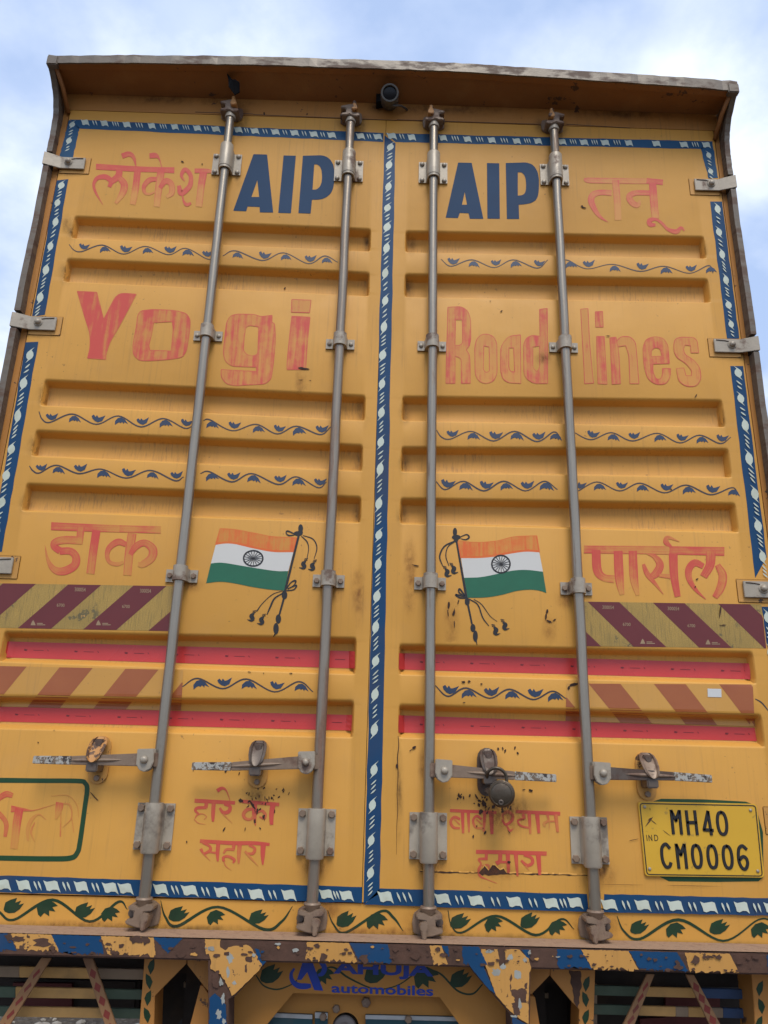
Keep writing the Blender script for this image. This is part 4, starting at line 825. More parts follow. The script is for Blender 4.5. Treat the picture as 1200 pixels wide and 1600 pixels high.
for cx, cy, sx, sy, n in ((752, 1250, 12, 14, 12), (765, 1262, 16, 8, 18), (722, 1245, 12, 6, 6), (790, 1262, 10, 6, 6), (788, 1172, 20, 5, 5), (745, 1300, 25, 10, 5)):
    for _ in range(n): cl.append((rr_.gauss(cx, sx * .5), rr_.gauss(cy, sy * .5), rr_.uniform(.6, 1.7), rr_.uniform(1.2, 4), rr_.uniform(-.3, .5)))
cl += [(717, 1243, 2.8, 5, -.2), (749, 1251, 3.5, 2.5, .3), (744, 1244, 1.5, 6, -.5), (756, 1257, 3, 5, .2), (751, 1268, 4, 5, 0), (829, 1235, 4, 2, .1), (818, 1234, 3, 1, -.2), (855, 955, 1.8, 5, .15), (853, 963, 1.4, 6, 0), (858, 971, 6, 1.6, .35), (866, 969, 4, 1.2, -.6), (701, 945, 2, 7, .1), (700, 958, .9, 7, -.1), (709, 957, 2, 7, .25), (710, 975, 1, 7, 0), (716, 941, 1, 5, .2), (650, 884, 7, 1, .2), (724, 1066, 4, 2, .2), (733, 1065, 3, 2, -.2), (752, 1069, 2, 1.5, 0), (725, 1098, 2.5, 1, 0), (912, 325, 5, 1.3, .35), (909, 323, 2, 1.6, 0), (783, 487, 2.5, 1, -.5), (766, 471, 1.5, .7, 0), (895, 1070, 9, 2.4, -.25), (888, 1075, 2.5, 4, .2), (950, 525.5, 4, .9, .1), (1087, 619, .8, 4, .6), (1089, 905, 2.6, 1.4, -.3), (1086, 917, 1, 2, 0), (620, 1197, 2, 4, 0), (647, 1168, 4, 2, -.5), (642, 1172, 3, .8, -.6), (1048, 765, 1.5, 1.5, 0), (795, 1347, 3, 2, 0), (990, 1312, 9, .6, -.2), (975, 1382, 40, .35, .02), (1090, 1384, 45, .35, .02), (1125, 955, 1.4, 12, .1), (1129, 977, 6, 1.1, -.1), (795, 1300, .6, 6, -.6)]
chips(DR, cl, 2)
# crack along the left edge of the right door, and the torn sheet line above the lower border
d = DC(.0017); pts = [(622, 1150), (623, 1165), (621, 1185), (622, 1210), (620.5, 1240), (621.5, 1265), (620, 1290), (619.5, 1335)]
d.stroke([(x, y, w_) for (x, y), w_ in zip(pts, (.8, 1.2, 1.4, 1., .7, .9, .6, .3))], n=4); d.build('paint_crack', RustDark, DR)
rr_ = random.Random(8); up = []; dn = []; x = 656
while x < 920:
    big = 748 < x < 790; k = (12 if big else 3.2) * rr_.uniform(.3, 1); base = 1362 + (x - 656) * .022
    up.append((x, base - (k * 1.1 if big else rr_.uniform(.2, 1.6)))); dn.append((x, base + (rr_.uniform(1, 4) if big else rr_.uniform(.2, 1.8) * (1 if rr_.random() < .55 else .2)))); x += rr_.uniform(3, 7)
d = DC(.0017); d.poly(up + list(reversed(dn))); d.build('torn_sheet_gap', RustDark, DR)
v = []; f = []
for i, (p, q) in enumerate(zip(up, dn)):          # curled upper lip of the tear
    a_ = PS(p[0], p[1] - 2.2, .0014); b_ = PS(p[0], p[1] + .3, .0022 + rr_.uniform(0, .0025)); v += [a_, b_]
    if i and rr_.random() < .55: f.append((2*i-2, 2*i-1, 2*i+1, 2*i))
mesh('curled_sheet_edge', v, f, Yel, DR)

# grime and rust stains round the fittings, with some shade painted in
def mk_smudge(name, rgb, k=1.):
    m = NM(name); m.b.inputs['Base Color'].default_value = (*rgb, 1); m.b.inputs['Roughness'].default_value = .8
    tr_ = m.n('BsdfTransparent'); ms = m.n('MixShader'); a1 = m.noise(55, 5, .7, sc=(1, 1, .6)); a2 = m.noise(14, 3, .6, loc=(3, 3, 0))
    f_ = m.math('MULTIPLY', m.attr('ink'), m.math('MULTIPLY_ADD', m.ramp(a1, .30, .72), .8, .2)); f_ = m.math('MULTIPLY', f_, m.math('MULTIPLY_ADD', m.ramp(a2, .3, .65), .7 * k, .3 * k), clamp=True)
    m.l(f_, ms.inputs[0]); m.l(tr_.outputs[0], ms.inputs[1]); m.l(m.b.outputs[0], ms.inputs[2]); m.l(ms.outputs[0], m.o.inputs[0]); return m.m
SootShade = mk_smudge('soot_and_shade', (.045, .026, .016), .75); RustRun = mk_smudge('rust_stain', (.20, .065, .020), .8); Dirt = mk_smudge('brown_dirt', (.16, .085, .035), .8)
def smudges(parent, lst, mat, surf=PS, name='stain_and_shade', off=.0019):
    v = []; f = []; ink = []
    for k, (cx, cy, rx, ry_) in enumerate(lst):
        b = len(v); nr, na = 5, 16; v.append(surf(cx, cy, off + k * .00005)); ink.append(1.)
        for i in range(1, nr + 1):
            for j in range(na):
                a_ = 2 * math.pi * j / na; v.append(surf(cx + rx * i / nr * math.cos(a_), cy + ry_ * i / nr * math.sin(a_), off + k * .00005)); ink.append((1 - i / nr) ** 1.3)
        for j in range(na): f.append((b, b+1+(j+1) % na, b+1+j))
        for i in range(nr - 1):
            for j in range(na): f.append((b+1+i*na+j, b+1+i*na+(j+1) % na, b+1+(i+1)*na+(j+1) % na, b+1+(i+1)*na+j))
    mesh(name, v, f, mat, parent, attrs={'ink': ink}, kind='stuff')
HP = lambda px, py, off=.001: P(px, py, -.001 - off)
smudges(header, [(376, 178, 20, 16), (352, 180, 14, 14), (562, 190, 18, 16), (535, 192, 12, 12), (665, 194, 14, 16), (690, 198, 15, 16), (845, 196, 15, 16), (877, 198, 15, 16), (590, 165, 24, 14), (360, 160, 60, 10), (250, 155, 120, 12), (700, 170, 160, 14), (980, 178, 130, 14)], SootShade, HP)  # soot at the cams; the long bands paint shade below the overhang
smudges(DL, [(377, 197, 16, 26), (562, 208, 13, 22), (372, 275, 10, 24), (405, 1240, 30, 24), (404, 1192, 24, 30), (157, 1192, 28, 40), (240, 1335, 20, 26), (490, 1345, 20, 24), (105, 352, 12, 20), (113, 360, 12, 22), (103, 428, 14, 22), (70, 618, 16, 24), (55, 700, 16, 22), (42, 785, 16, 22), (573, 380, 8, 20), (570, 445, 8, 22), (563, 640, 10, 24), (560, 720, 10, 22), (558, 803, 10, 20), (105, 268, 40, 9), (65, 520, 40, 10)], SootShade)  # grime, with shade behind the handle keepers painted in
smudges(DL, [(300, 914, 22, 14), (520, 925, 22, 20), (236, 1345, 30, 30), (490, 1355, 34, 30), (560, 930, 14, 60), (545, 550, 16, 12), (470, 600, 12, 30)], RustRun)
smudges(DR, [(673, 212, 14, 22), (872, 212, 14, 22), (860, 250, 12, 34), (785, 1262, 46, 30), (760, 1205, 30, 40), (1010, 1215, 26, 38), (670, 1350, 24, 24), (935, 1362, 24, 24), (641, 382, 12, 22), (639, 448, 12, 22), (633, 645, 12, 24), (632, 726, 12, 22), (628, 806, 12, 20), (1098, 390, 10, 18), (1128, 655, 8, 20), (1128, 304, 36, 9), (1150, 556, 36, 10), (1185, 934, 36, 12), (624, 1240, 8, 90)], SootShade)  # right door: grime plus painted shade behind its two keepers
smudges(DR, [(705, 975, 16, 46), (858, 985, 14, 30), (885, 935, 20, 22), (670, 925, 30, 16), (640, 900, 14, 80), (673, 1352, 36, 34), (935, 1365, 36, 30), (785, 1275, 60, 40), (770, 1362, 60, 16), (850, 560, 16, 14), (660, 1195, 10, 30)], RustRun)
SP = lambda px, py, off=.001: P(px, py, .0045 - off)
smudges(sill, [(226, 1432, 34, 24), (489, 1438, 36, 24), (670, 1446, 38, 24), (931, 1452, 40, 24), (700, 1464, 220, 9), (250, 1450, 260, 8), (1080, 1476, 150, 8)], SootShade, SP)
smudges(sill, [(226, 1425, 40, 26), (505, 1420, 44, 26), (670, 1436, 44, 30), (931, 1442, 48, 30), (100, 1444, 200, 8), (560, 1456, 200, 10)], RustRun, SP, off=.0016)

# ------------------------------------------------------------------ bolts (shared meshes)
def bolt_mesh(name, r, h, mat, dome=True, hexa=False):
    mb = MB(); n = 6 if hexa else 12
    if dome: mb.tube([(0, 0, 0), (0, -h * .5, 0), (0, -h * .85, 0), (0, -h, 0)], [r, r * .95, r * .7, r * .3], n)
    else: mb.tube([(0, 0, 0), (0, -h * .85, 0), (0, -h, 0)], [r, r, r * .85], n)
    me = bpy.data.meshes.new(name); me.from_pydata(mb.v, [], mb.f); me.materials.append(mat)
    if dome: me.polygons.foreach_set('use_smooth', [True] * len(me.polygons))
    return me
BM = {'dome': bolt_mesh('bolt', .0085, .007, Plate), 'hex': bolt_mesh('bolt', .0095, .009, Cast, False, True), 'rivet': bolt_mesh('rivet', .0095, .010, Plate), 'screw': bolt_mesh('screw', .0042, .003, Plate), 'pin': bolt_mesh('bolt', .011, .018, Dark, False)}
def bolt(kind, p, parent, sc=1.):
    o = bpy.data.objects.new(BM[kind].name.split('.')[0], BM[kind]); place(o, parent, p); o.scale = (sc, sc, sc); o.rotation_euler = (0, random.uniform(0, 1), 0); return o

# ------------------------------------------------------------------ locking bars
ry = -.027
BARS = [(-.556, [257, 525, 900, 1291], 355), (-.1385, [267, 538, 908, 1300], 545), (.1505, [270, 541, 912, 1306], 675), (.5675, [273, 543, 920, 1313], 865)]
BXP = [(lambda y: 360 - (y - 183) * .1090), (lambda y: 547 - (y - 203) * .0491), (lambda y: 677 - (y - 200) * .0046), (lambda y: 863 + (y - 207) * .0566)]
TOPY = [180, 187, 194, 199]; BOTY = [1414, 1422, 1428, 1434]
def omega(cx, cz, W, H, r, t=.0045, yb=-.0012, ya=ry):
    """formed strap: flat ears on the door and an arch round the rod"""
    outer = [(-W/2, yb - t), (-(r + t) - .003, yb - t)]
    for i in range(11):
        a_ = math.pi * i / 10; outer.append((-(r + t) * math.cos(a_), ya - (r + t) * math.sin(a_)))
    outer += [((r + t) + .003, yb - t), (W/2, yb - t)]
    inner = [(W/2, yb), (r, yb)]
    for i in range(11):
        a_ = math.pi * (10 - i) / 10; inner.append((-r * math.cos(a_), ya - r * math.sin(a_)))
    inner += [(-r, yb), (-W/2, yb)]
    n = len(outer); v = []; f = []
    for z in (cz - H/2, cz + H/2):
        v += [(cx + p[0], p[1], z) for p in outer] + [(cx + p[0], p[1], z) for p in reversed(inner)]
    for i in range(n - 1):
        f.append((i, i+1, 2*n+i+1, 2*n+i)); f.append((n+i+1, n+i, 3*n+i, 3*n+i+1)); f.append((i+1, i, n+i, n+i+1)); f.append((2*n+i, 2*n+i+1, 3*n+i+1, 3*n+i))
    f += [(0, 2*n, 3*n, n), (n-1, 2*n-1, 4*n-1, 3*n-1)]
    return v, f
CAMO = [(235, 395), (380, 395), (480, 440), (640, 365), (790, 370), (828, 430), (785, 500), (600, 522), (590, 700), (640, 800), (600, 862), (450, 842), (300, 800), (200, 770), (203, 692), (370, 660), (375, 512), (240, 490)]
def cam_lock(name, x, z, mirror, flip, parent, base_y):
    s_ = .0001067; g = lambda p, y: Vector((x + (p[0] - 530) * s_ * (-1 if mirror else 1), y, z + (600 - p[1]) * s_ * (-1 if flip else 1)))
    def pr(pts, yf, yb):
        q = [g(p, yf) for p in pts]; ar = sum(q[i].x * q[(i+1) % len(q)].z - q[(i+1) % len(q)].x * q[i].z for i in range(len(q)))
        if ar < 0: q.reverse()
        return MB().prism(q, (0, yb - yf, 0))
    o = pr(CAMO, -.048, base_y - .006).build(name, Cast, parent, bevel=.0022, seg=2, smooth='auto')
    k = pr([(185, 430), (300, 360), (720, 340), (860, 440), (890, 640), (860, 850), (700, 900), (300, 880), (170, 760)], base_y - .008, base_y).build('keeper_plate', Cast, parent, bevel=.002)
    pr([(560, 560), (610, 530), (700, 535), (745, 570), (740, 700), (705, 720), (690, 850), (650, 905), (590, 890), (580, 720), (550, 660)], -.060, base_y - .006).build('keeper_lug', YelWorn if flip else Cast, parent, bevel=.003, seg=2, smooth='auto')
    b = bolt('pin', g((265, 590), base_y - .010), parent, .9); b.name = 'keeper_pin'
    c0 = g((530, 430), 0); c1 = g((530, 240), 0); zz = sorted((c0.z, c1.z))
    if flip: MB().tube([(x, ry, zz[0]), (x, ry, zz[0] + .006), (x, ry, zz[1])], [.0175, .0185, .015], 20).build('rod_collar', Plate, parent, smooth='auto')
    else: MB().tube([(x, ry, zz[0]), (x, ry, zz[1] - .004), (x, ry, zz[1])], [.013, .0215, .0195], 20).build('rod_collar', Cast, parent, smooth='auto')
rodobj = []
for i, (x, gy, _) in enumerate(BARS):
    par = truck
    zt = P(BXP[i](TOPY[i]), TOPY[i], ry).z; zb = P(BXP[i](BOTY[i]), BOTY[i], ry).z
    X = lambda z: x
    n = 24; rj = random.Random(i)
    path = [(x + rj.uniform(-.0007, .0007), ry, zb + (zt - zb) * k / n) for k in range(n + 1)]
    ro = MB().tube(path, .0143, 24).build('locking_bar', RodRust if i in (1,) else Rod, par, smooth='auto', label=['leftmost locking bar', 'second locking bar from the left, rusted near the top', 'third locking bar from the left', 'rightmost locking bar'][i])
    rodobj.append(ro); zc_ = lambda y, o_=ry: P(BXP[i](y), y, o_).z
    # top guide
    zg = P(BXP[i](gy[0]), gy[0], -.005).z; v, f = omega(x, zg, .098, .086, .0165); go = mesh('bar_guide', v, f, Plate, ro, smooth='auto')
    MB().tube([(x, ry, zg - .034), (x, ry, zg + .058), (x, ry, zg + .061)], [.0222, .0222, .0205], 24).build('guide_collar', Plate, ro, smooth='auto')
    for sx in (-1, 1):
        for sz in (-1, 1): bolt('dome', (x + sx * .038, -.0055, zg + sz * .033), ro)
    # two small saddles
    for k in (1, 2):
        zg = P(BXP[i](gy[k]), gy[k], -.005).z; v, f = omega(x, zg, .090, .032 + .002 * k, .0160); mesh('saddle_clamp', v, f, Plate, ro, smooth='auto')
        MB().tube([(x, ry, zg - .019), (x, ry, zg + .024)], .0205, 24).build('guide_collar', Plate, ro, smooth='auto')
        for sx in (-1, 1): bolt('hex' if k == 2 else 'dome', (x + sx * .034, -.0055, zg), ro, .85)
    # big lower guide
    zg = P(BXP[i](gy[3]), gy[3], -.005).z; v, f = omega(x, zg, .097, .112, .0170); mesh('bar_guide', v, f, PlateWorn, ro, smooth='auto')
    MB().tube([(x, ry, zg - .062), (x, ry, zg - .058), (x, ry, zg + .058)], [.0205, .0230, .0230], 24).build('guide_collar', PlateWorn, ro, smooth='auto')
    for sx in (-1, 1):
        for sz in (-1, 1): bolt('hex', (x + sx * .038, -.0055, zg + sz * .044), ro, 1.0)
    cam_lock('cam_lock', x, P(BXP[i](BOTY[i] + 15), BOTY[i] + 15, -.03).z, i > 1, False, ro, .004)
    cam_lock('cam_lock', x, P(BXP[i](TOPY[i] - 9), TOPY[i] - 9, -.03).z, i > 1, True, ro, -.001)

# ------------------------------------------------------------------ handles
HS = .00163
def outline(cx, cz, pts, y):
    q = [Vector((cx + p[0], y, cz + p[1])) for p in pts]
    ar = sum(q[i].x * q[(i+1) % len(q)].z - q[(i+1) % len(q)].x * q[i].z for i in range(len(q)))
    if ar < 0: q.reverse()
    return q
def stadium(w_, h, n=7): 
    r = w_ / 2; return [(r * math.cos(a_), h/2 - r + r * math.sin(a_)) for a_ in (math.pi * i / n for i in range(n + 1))] + [(-r * math.cos(a_), -(h/2 - r) - r * math.sin(a_)) for a_ in (math.pi * i / n for i in range(n + 1))]
def handle(i, hub, end, tip, keeper, kcol, slope=0.):
    """hub, end (free end), tip (start of the grip), keeper centre: photo pixels"""
    ro = rodobj[i]; s_ = -1 if end[0] < hub[0] else 1; yH = -.050
    H = P(*hub, yH); E = P(*end, yH); G = P(tip[0], tip[1], yH)
    hc = [(-.021, .026), (.022, .028), (.024, -.005), (.018, -.022), (.004, -.030), (-.010, -.026), (-.020, -.012)]
    hb = MB().prism(outline(H.x, H.z, [(p[0] * s_ * -1, p[1]) for p in hc], -.060), (0, .007, 0)).prism(outline(H.x, H.z, [(p[0] * s_ * -1, p[1]) for p in hc], -.040), (0, .007, 0)).build('handle_hub', Plate, ro, bevel=.0018)
    bolt('rivet', (H.x, -.060, H.z), ro, 1.05)
    MB().box(min(H.x, BARS[i][0]), max(H.x, BARS[i][0]), -.044, -.026, H.z - .018, H.z + .018).build('hub_bracket', Cast, ro, bevel=.002)
    def bar(a_, b_, ha, hb_, y0=-.0535, y1=-.0455):
        q = [Vector((a_.x, y0, a_.z + ha)), Vector((a_.x, y0, a_.z - ha)), Vector((b_.x, y0, b_.z - hb_)), Vector((b_.x, y0, b_.z + hb_))]
        ar = sum(q[k].x * q[(k+1) % 4].z - q[(k+1) % 4].x * q[k].z for k in range(4))
        if ar < 0: q.reverse()
        return MB().prism(q, (0, y1 - y0, 0))
    hd_ = bar(H, G, .0165, .0105).build('handle_bar', Cast if i != 3 else Dark, ro, bevel=.0015)
    bar(G, E, .0108, .0095, -.0540, -.0450).build('handle_grip', Grip, ro, bevel=.0015)
    # raised rib along the bar
    a_ = H.lerp(G, .32); b_ = H.lerp(G, 1.02); rib = []
    for k in range(13):
        t = k / 12; p = a_.lerp(b_, t); rib.append(Vector((p.x, -.0535, p.z)))
    MB().tube(rib, [max(.0006, .0052 * math.sin(math.pi * min(1, max(0, k / 12))) ** .6) for k in range(13)], 10).build('handle_rib', Cast, ro, smooth='auto')
    K = P(*keeper, -.003)
    plate_m, hasp_m = (YelChip, YelWorn) if kcol == 'y' else (YelChip if kcol in 'mq' else Dark, Cast if kcol == 'q' else Dark)
    MB().prism(outline(K.x, K.z, stadium(.052, .122), -.005), (0, .004, 0)).build('keeper_base', plate_m if kcol != 'b' else Dark, ro, bevel=.001)
    bolt('hex', (K.x, -.0055, K.z - .046), ro, .85)
    # lug under the bar
    MB().box(K.x - .016, K.x + .014, -.058, -.005, K.z - .030, K.z - .008).build('keeper_lug', Dark, ro, bevel=.003)
    # swivel hasp: dished tear drop standing off above the bar
    zt, zb = K.z + .058, K.z - .006; mb = MB()
    prof = [(zt, .012, -.016), (zt - .006, .019, -.022), (zt - .018, .0225, -.034), (zt - .036, .0215, -.050), (zt - .050, .018, -.060), (zb + .004, .011, -.064), (zb, .004, -.065)]
    v = []; f = []
    for z, hw, y in prof:
        for k, q in enumerate((-1, -.75, -.6, 0, .6, .75, 1)):
            dish = {0: 0, 1: -.004, 2: 0.004, 3: .007, 4: .004, 5: -.004, 6: 0}[k]
            v.append((K.x + hw * q, y + dish * (hw / .0225), z))
    nn = 7
    for a2 in range(len(prof) - 1):
        for k in range(nn - 1): f.append((a2*nn+k, (a2+1)*nn+k, (a2+1)*nn+k+1, a2*nn+k+1))
    back = len(v); v += [(q[0], q[1] + .005, q[2]) for q in v]
    f += [tuple(reversed([k + back for k in q])) for q in list(f)]
    mm = len(prof)
    for a2 in range(mm - 1):
        f.append((a2*nn, back + a2*nn, back + (a2+1)*nn, (a2+1)*nn)); f.append((a2*nn+nn-1, (a2+1)*nn+nn-1, back + (a2+1)*nn+nn-1, back + a2*nn+nn-1))
    for k in range(nn - 1): f.append((k, k+1, back+k+1, back+k)); f.append(((mm-1)*nn+k+1, (mm-1)*nn+k, back+(mm-1)*nn+k, back+(mm-1)*nn+k+1))
    mesh('swivel_hasp', v, f, hasp_m, ro, smooth='auto')
    MB().box(K.x - .012, K.x + .012, -.03, -.004, zt - .024, zt - .006).build('hasp_mount', Dark, ro, bevel=.003)
    bolt('pin', (K.x + .001, -.020, zt - .017), ro, .75)
    return K
handle(0, (227, 1187), (52, 1187), (112, 1188), (156, 1187), 'y')
handle(1, (478, 1191), (300, 1197), (362, 1197.5), (404, 1193), 'm')
handle(2, (694, 1204), (869, 1216), (804, 1212), (761, 1206), 'b')
handle(3, (941, 1208), (1112, 1217), (1053, 1213), (1009, 1212), 'q')

# padlock: hangs from the third handle, a thing of its own
PC = P(784, 1240, -.078)
lock = empty('padlock', (PC.x, PC.y, PC.z - .033), label='round brown weathered padlock hanging from the right door handle next to the middle', category='padlock')
def lathe(c, ax, prof, n=36):
    ax = Vector(ax).normalized(); e1 = ax.orthogonal().normalized(); e2 = ax.cross(e1); v = []; f = []
    for r, h in prof:
        for j in range(n): a_ = 2 * math.pi * j / n; v.append(c + ax * h + (e1 * math.cos(a_) + e2 * math.sin(a_)) * r)
    for i in range(len(prof) - 1):
        for j in range(n): f.append((i*n+j, i*n+(j+1) % n, (i+1)*n+(j+1) % n, (i+1)*n+j))
    f += [tuple(reversed(range(n))), tuple((len(prof)-1)*n + j for j in range(n))]
    return v, f
LockM = mk_metal('padlock_bronze', (.10, .078, .055), .35, (.045, .028, .018), .6, scale=60)
v, f = lathe(PC, (-.25, -1, -.05), [(.012, -.016), (.026, -.014), (.0325, -.006), (.0335, .002), (.0325, .006), (.0300, .0075), (.0310, .010), (.0285, .014), (.0270, .0145), (.0260, .0135), (.0200, .0165), (.0100, .0180), (.002, .0185)])
lb = mesh('lock_body', v, f, LockM, lock, smooth='auto')
v, f = lathe(PC + Vector((-.0045, -.015, -.020)), (-.2, -1, -.15), [(.0065, -.004), (.0065, .003), (.0050, .004), (.003, .0035), (.0028, .001)], 18); mesh('keyhole', v, f, Dark, lb, smooth='auto')
sh = [P(763, 1222, -.046), P(761, 1213, -.058), P(763, 1206, -.070), P(769, 1201, -.076), P(776, 1200, -.080), P(784, 1203, -.080), P(790, 1210, -.078), P(791.5, 1218, -.077), P(792, 1227, -.077)]
MB().tube([p for p in (Vector(q) for q in catmull([tuple(p) for p in sh], 5))], .0042, 12).build('shackle', LockM, lock, smooth='auto')
MB().tube([Vector(q) for q in catmull([tuple(p) for p in (P(763, 1222, -.046), P(768, 1226, -.052), P(775, 1224, -.06), P(778, 1230, -.07))], 5)], .0040, 10).build('shackle', LockM, lock, smooth='auto')

# ------------------------------------------------------------------ hinges
def hinge(side, zc_, par):
    s_ = side; xo = XL - .003 if s_ < 0 else XR + .003
    xa = xo - s_ * .052; xb = xo - s_ * .132; hh = .0235; t = .005
    prof = [(xo, .03), (xo, -.034), (xa, -.012), (xb, -.011)]
    inn = [(xo - s_ * t, .03), (xo - s_ * (t + .001), -.034 + t), (xa - s_ * .001, -.012 + t), (xb, -.011 + t + .001)]
    v = []; f = []
    for dz in (-hh, hh):
        for k, p in enumerate(prof): v.append((p[0], p[1], zc_ + dz * (1. if k > 1 else 1.08)))
        for k, p in enumerate(inn): v.append((p[0], p[1], zc_ + dz * (1. if k > 1 else 1.08)))
    for k in range(3):
        f.append((k, k+1, 8+k+1, 8+k)); f.append((4+k+1, 4+k, 12+k, 12+k+1)); f.append((k+1, k, 4+k, 4+k+1)); f.append((8+k, 8+k+1, 12+k+1, 12+k))
    f += [(0, 8, 12, 4), (3, 7, 15, 11)]
    bm = bmesh.new(); 
    h = mesh('hinge', v, f, Plate, par)
    me = h.data; bm.from_mesh(me); bmesh.ops.recalc_face_normals(bm, faces=bm.faces); bmesh.ops.bevel(bm, geom=bm.edges[:], offset=.0014, segments=2, affect='EDGES', clamp_overlap=True); bm.to_mesh(me); bm.free()
    # raised pressing round the bolt and its groove
    xm = (xa + xb) / 2 + s_ * .015
    MB().tube([(xm, -.0115, zc_ + .002), (xm, -.0155, zc_ + .002)], [.015, .012], 20).build('pressed_boss', Plate, par, smooth='auto')
    bolt('rivet', (xm, -.0150, zc_ + .002), par, 1.05)
    MB().tube([Vector(q) for q in catmull([(xm - s_ * .008, -.0118, zc_ + .014), (xm - s_ * .022, -.0118, zc_ + .017), (xm - s_ * .048, -.0118, zc_ + .019)], 4)], .0018, 6).build('pressed_groove', Dark, par)
    # painted pad under the strap
    x0, x1 = sorted((xa - s_ * -.006, xb - s_ * .016))
    MB().box(x0, x1, -.0025, .0, zc_ - .037, zc_ + .031).build('hinge_pad', YelChip, par, bevel=.0015)
    MB().box(*sorted((xo - s_ * .001, xo - s_ * .022)), -.020, .03, zc_ - .028, zc_ + .028).build('hinge_knuckle', Under, par)
for z in hinL: hinge(-1, z, DL)
for z in hinR: hinge(1, z, DR)

# ------------------------------------------------------------------ number plate
s57 = 5.714; npx = lambda q: T(990, 1240, s57, q)
def rounded(cs, r=.06, n=4):
    o_ = []; m = len(cs)
    for i in range(m):
        a_, b_, c_ = [Vector((cs[j % m][0], cs[j % m][1])) for j in (i - 1, i, i + 1)]
        p0 = b_ + (a_ - b_).normalized() * r; p1 = b_ + (c_ - b_).normalized() * r
        for k in range(n + 1): t = k / n; q = p0 * (1-t)**2 + b_ * 2*t*(1-t) + p1 * t*t; o_.append((q.x, q.y))
    return o_
C4 = npx([(38, 70), (1102, 92), (1170, 752), (104, 738)]); C4i = npx([(56, 88), (1088, 108), (1150, 736), (120, 722)])
pl = MB().prism_px(rounded(C4, 6), -.0065, -.0015).build('number_plate', PlateY, DR, bevel=.0008, label='yellow number plate MH40 CM0006')
def NPs(off): return lambda x, y, o_=0: P(x, y, -.0065 - off - o_)
d = DC(.0006, NPs(0)); rc = rounded(C4i, 5); d.stroke([(x, y, 1.6) for x, y in rc + [rc[0]]], smooth=False); d.build('painted_plate_border', Black, DR)
def raised_strokes(name, strokes, wpx, y0, y1, mat, par):
    mb = MB()
    for st in strokes:
        c = catmull([(*p, 0) for p in npx(st)], 6) if len(st) > 2 else [(*p, 0) for p in npx(st)]
        path = [P(x, y, y0) for x, y, _ in c]
        # flat-topped ridge
        k = len(path); b = len(mb.v); w_ = wpx * .00163 / 2
        for i, p in enumerate(path):
            t = (path[min(i+1, k-1)] - path[max(i-1, 0)]).normalized(); n_ = Vector((-t.z, 0, t.x))
            if i == 0: p = p - t * w_ * .6
            if i == k - 1: p = p + t * w_ * .6
            for q, y in ((-1, y0), (-.72, y1), (.72, y1), (1, y0)): mb.v.append(Vector((p.x, y, p.z)) + n_ * w_ * q)
        for i in range(k - 1):
            for j in range(3): mb.f.append((b+i*4+j, b+i*4+j+1, b+(i+1)*4+j+1, b+(i+1)*4+j))
        mb.f += [(b, b+1, b+2, b+3), (b+(k-1)*4+3, b+(k-1)*4+2, b+(k-1)*4+1, b+(k-1)*4)]
    return mb.build(name, mat, par)
def oval(cx, cy, rx, ry_, sk): return [(cx + rx * math.sin(a_) + sk * (-math.cos(a_)) * -1 * -1, cy - ry_ * math.cos(a_)) for a_ in (2 * math.pi * k / 12 for k in range(13))]
def O(cx, cy, rx=40, ry_=98, sk=11):
    o_ = []
    for k in range(17):
        a_ = 2 * math.pi * k / 16; yy = -math.cos(a_); xx = math.sin(a_); xx = math.copysign(abs(xx) ** .75, xx); o_.append((cx + rx * xx + sk * yy, cy + ry_ * yy))
    return o_
cs1 = [[(335, 152), (355, 352)], [(338, 158), (378, 240)], [(378, 240), (404, 160)], [(408, 155), (428, 355)], [(470, 158), (492, 358)], [(545, 158), (568, 360)], [(480, 258), (556, 258)], [(662, 162), (630, 318)], [(628, 322), (704, 328)], [(664, 165), (694, 362)], O(790, 265)]
cs2 = [[(318, 482), (285, 450), (252, 490), (258, 590), (288, 652), (322, 650), (332, 622)], [(380, 455), (404, 660)], [(382, 460), (422, 545)], [(422, 545), (448, 462)], [(452, 455), (474, 660)], O(565, 560, 38), O(703, 564, 38), O(840, 567, 38), [(1003, 492), (968, 466), (938, 500), (940, 600), (968, 662), (1000, 672), (1018, 630), (1008, 582), (978, 562), (946, 590)]]
raised_strokes('plate_characters', cs1, 5.2, -.0067, -.0088, Black, DR)['label'] = 'embossed black characters MH40'
raised_strokes('plate_characters', cs2, 5.2, -.0067, -.0088, Black, DR)['label'] = 'embossed black characters CM0006'
raised_strokes('plate_characters', [[(115, 370), (122, 420)], [(140, 420), (134, 370)], [(134, 370), (166, 420)], [(166, 420), (160, 370)], [(184, 370), (190, 420)], [(184, 370), (206, 374), (216, 396), (210, 416), (190, 420)]], 1.1, -.0067, -.0072, Black, DR)['label'] = 'small black letters IND'
for q in ((98, 118), (1043, 148), (143, 672), (1108, 692)): x_, y_ = npx([q])[0]; bolt('screw', P(x_, y_, -.0068), DR)
d = DC(.0006, NPs(0)); 
for a_, b_, w_ in (((105, 295), (175, 205), 2.2), ((150, 230), (205, 275), 1.2), ((145, 125), (148, 150), .8), ((260, 325), (330, 378), .8), ((130, 240), (165, 215), 3)): (xa_, ya_), (xb_, yb_) = npx([a_, b_]); d.stroke([(xa_, ya_, .3), ((xa_+xb_)/2, (ya_+yb_)/2, w_), (xb_, yb_, .3)])
d.build('plate_scratches', Rust, DR)

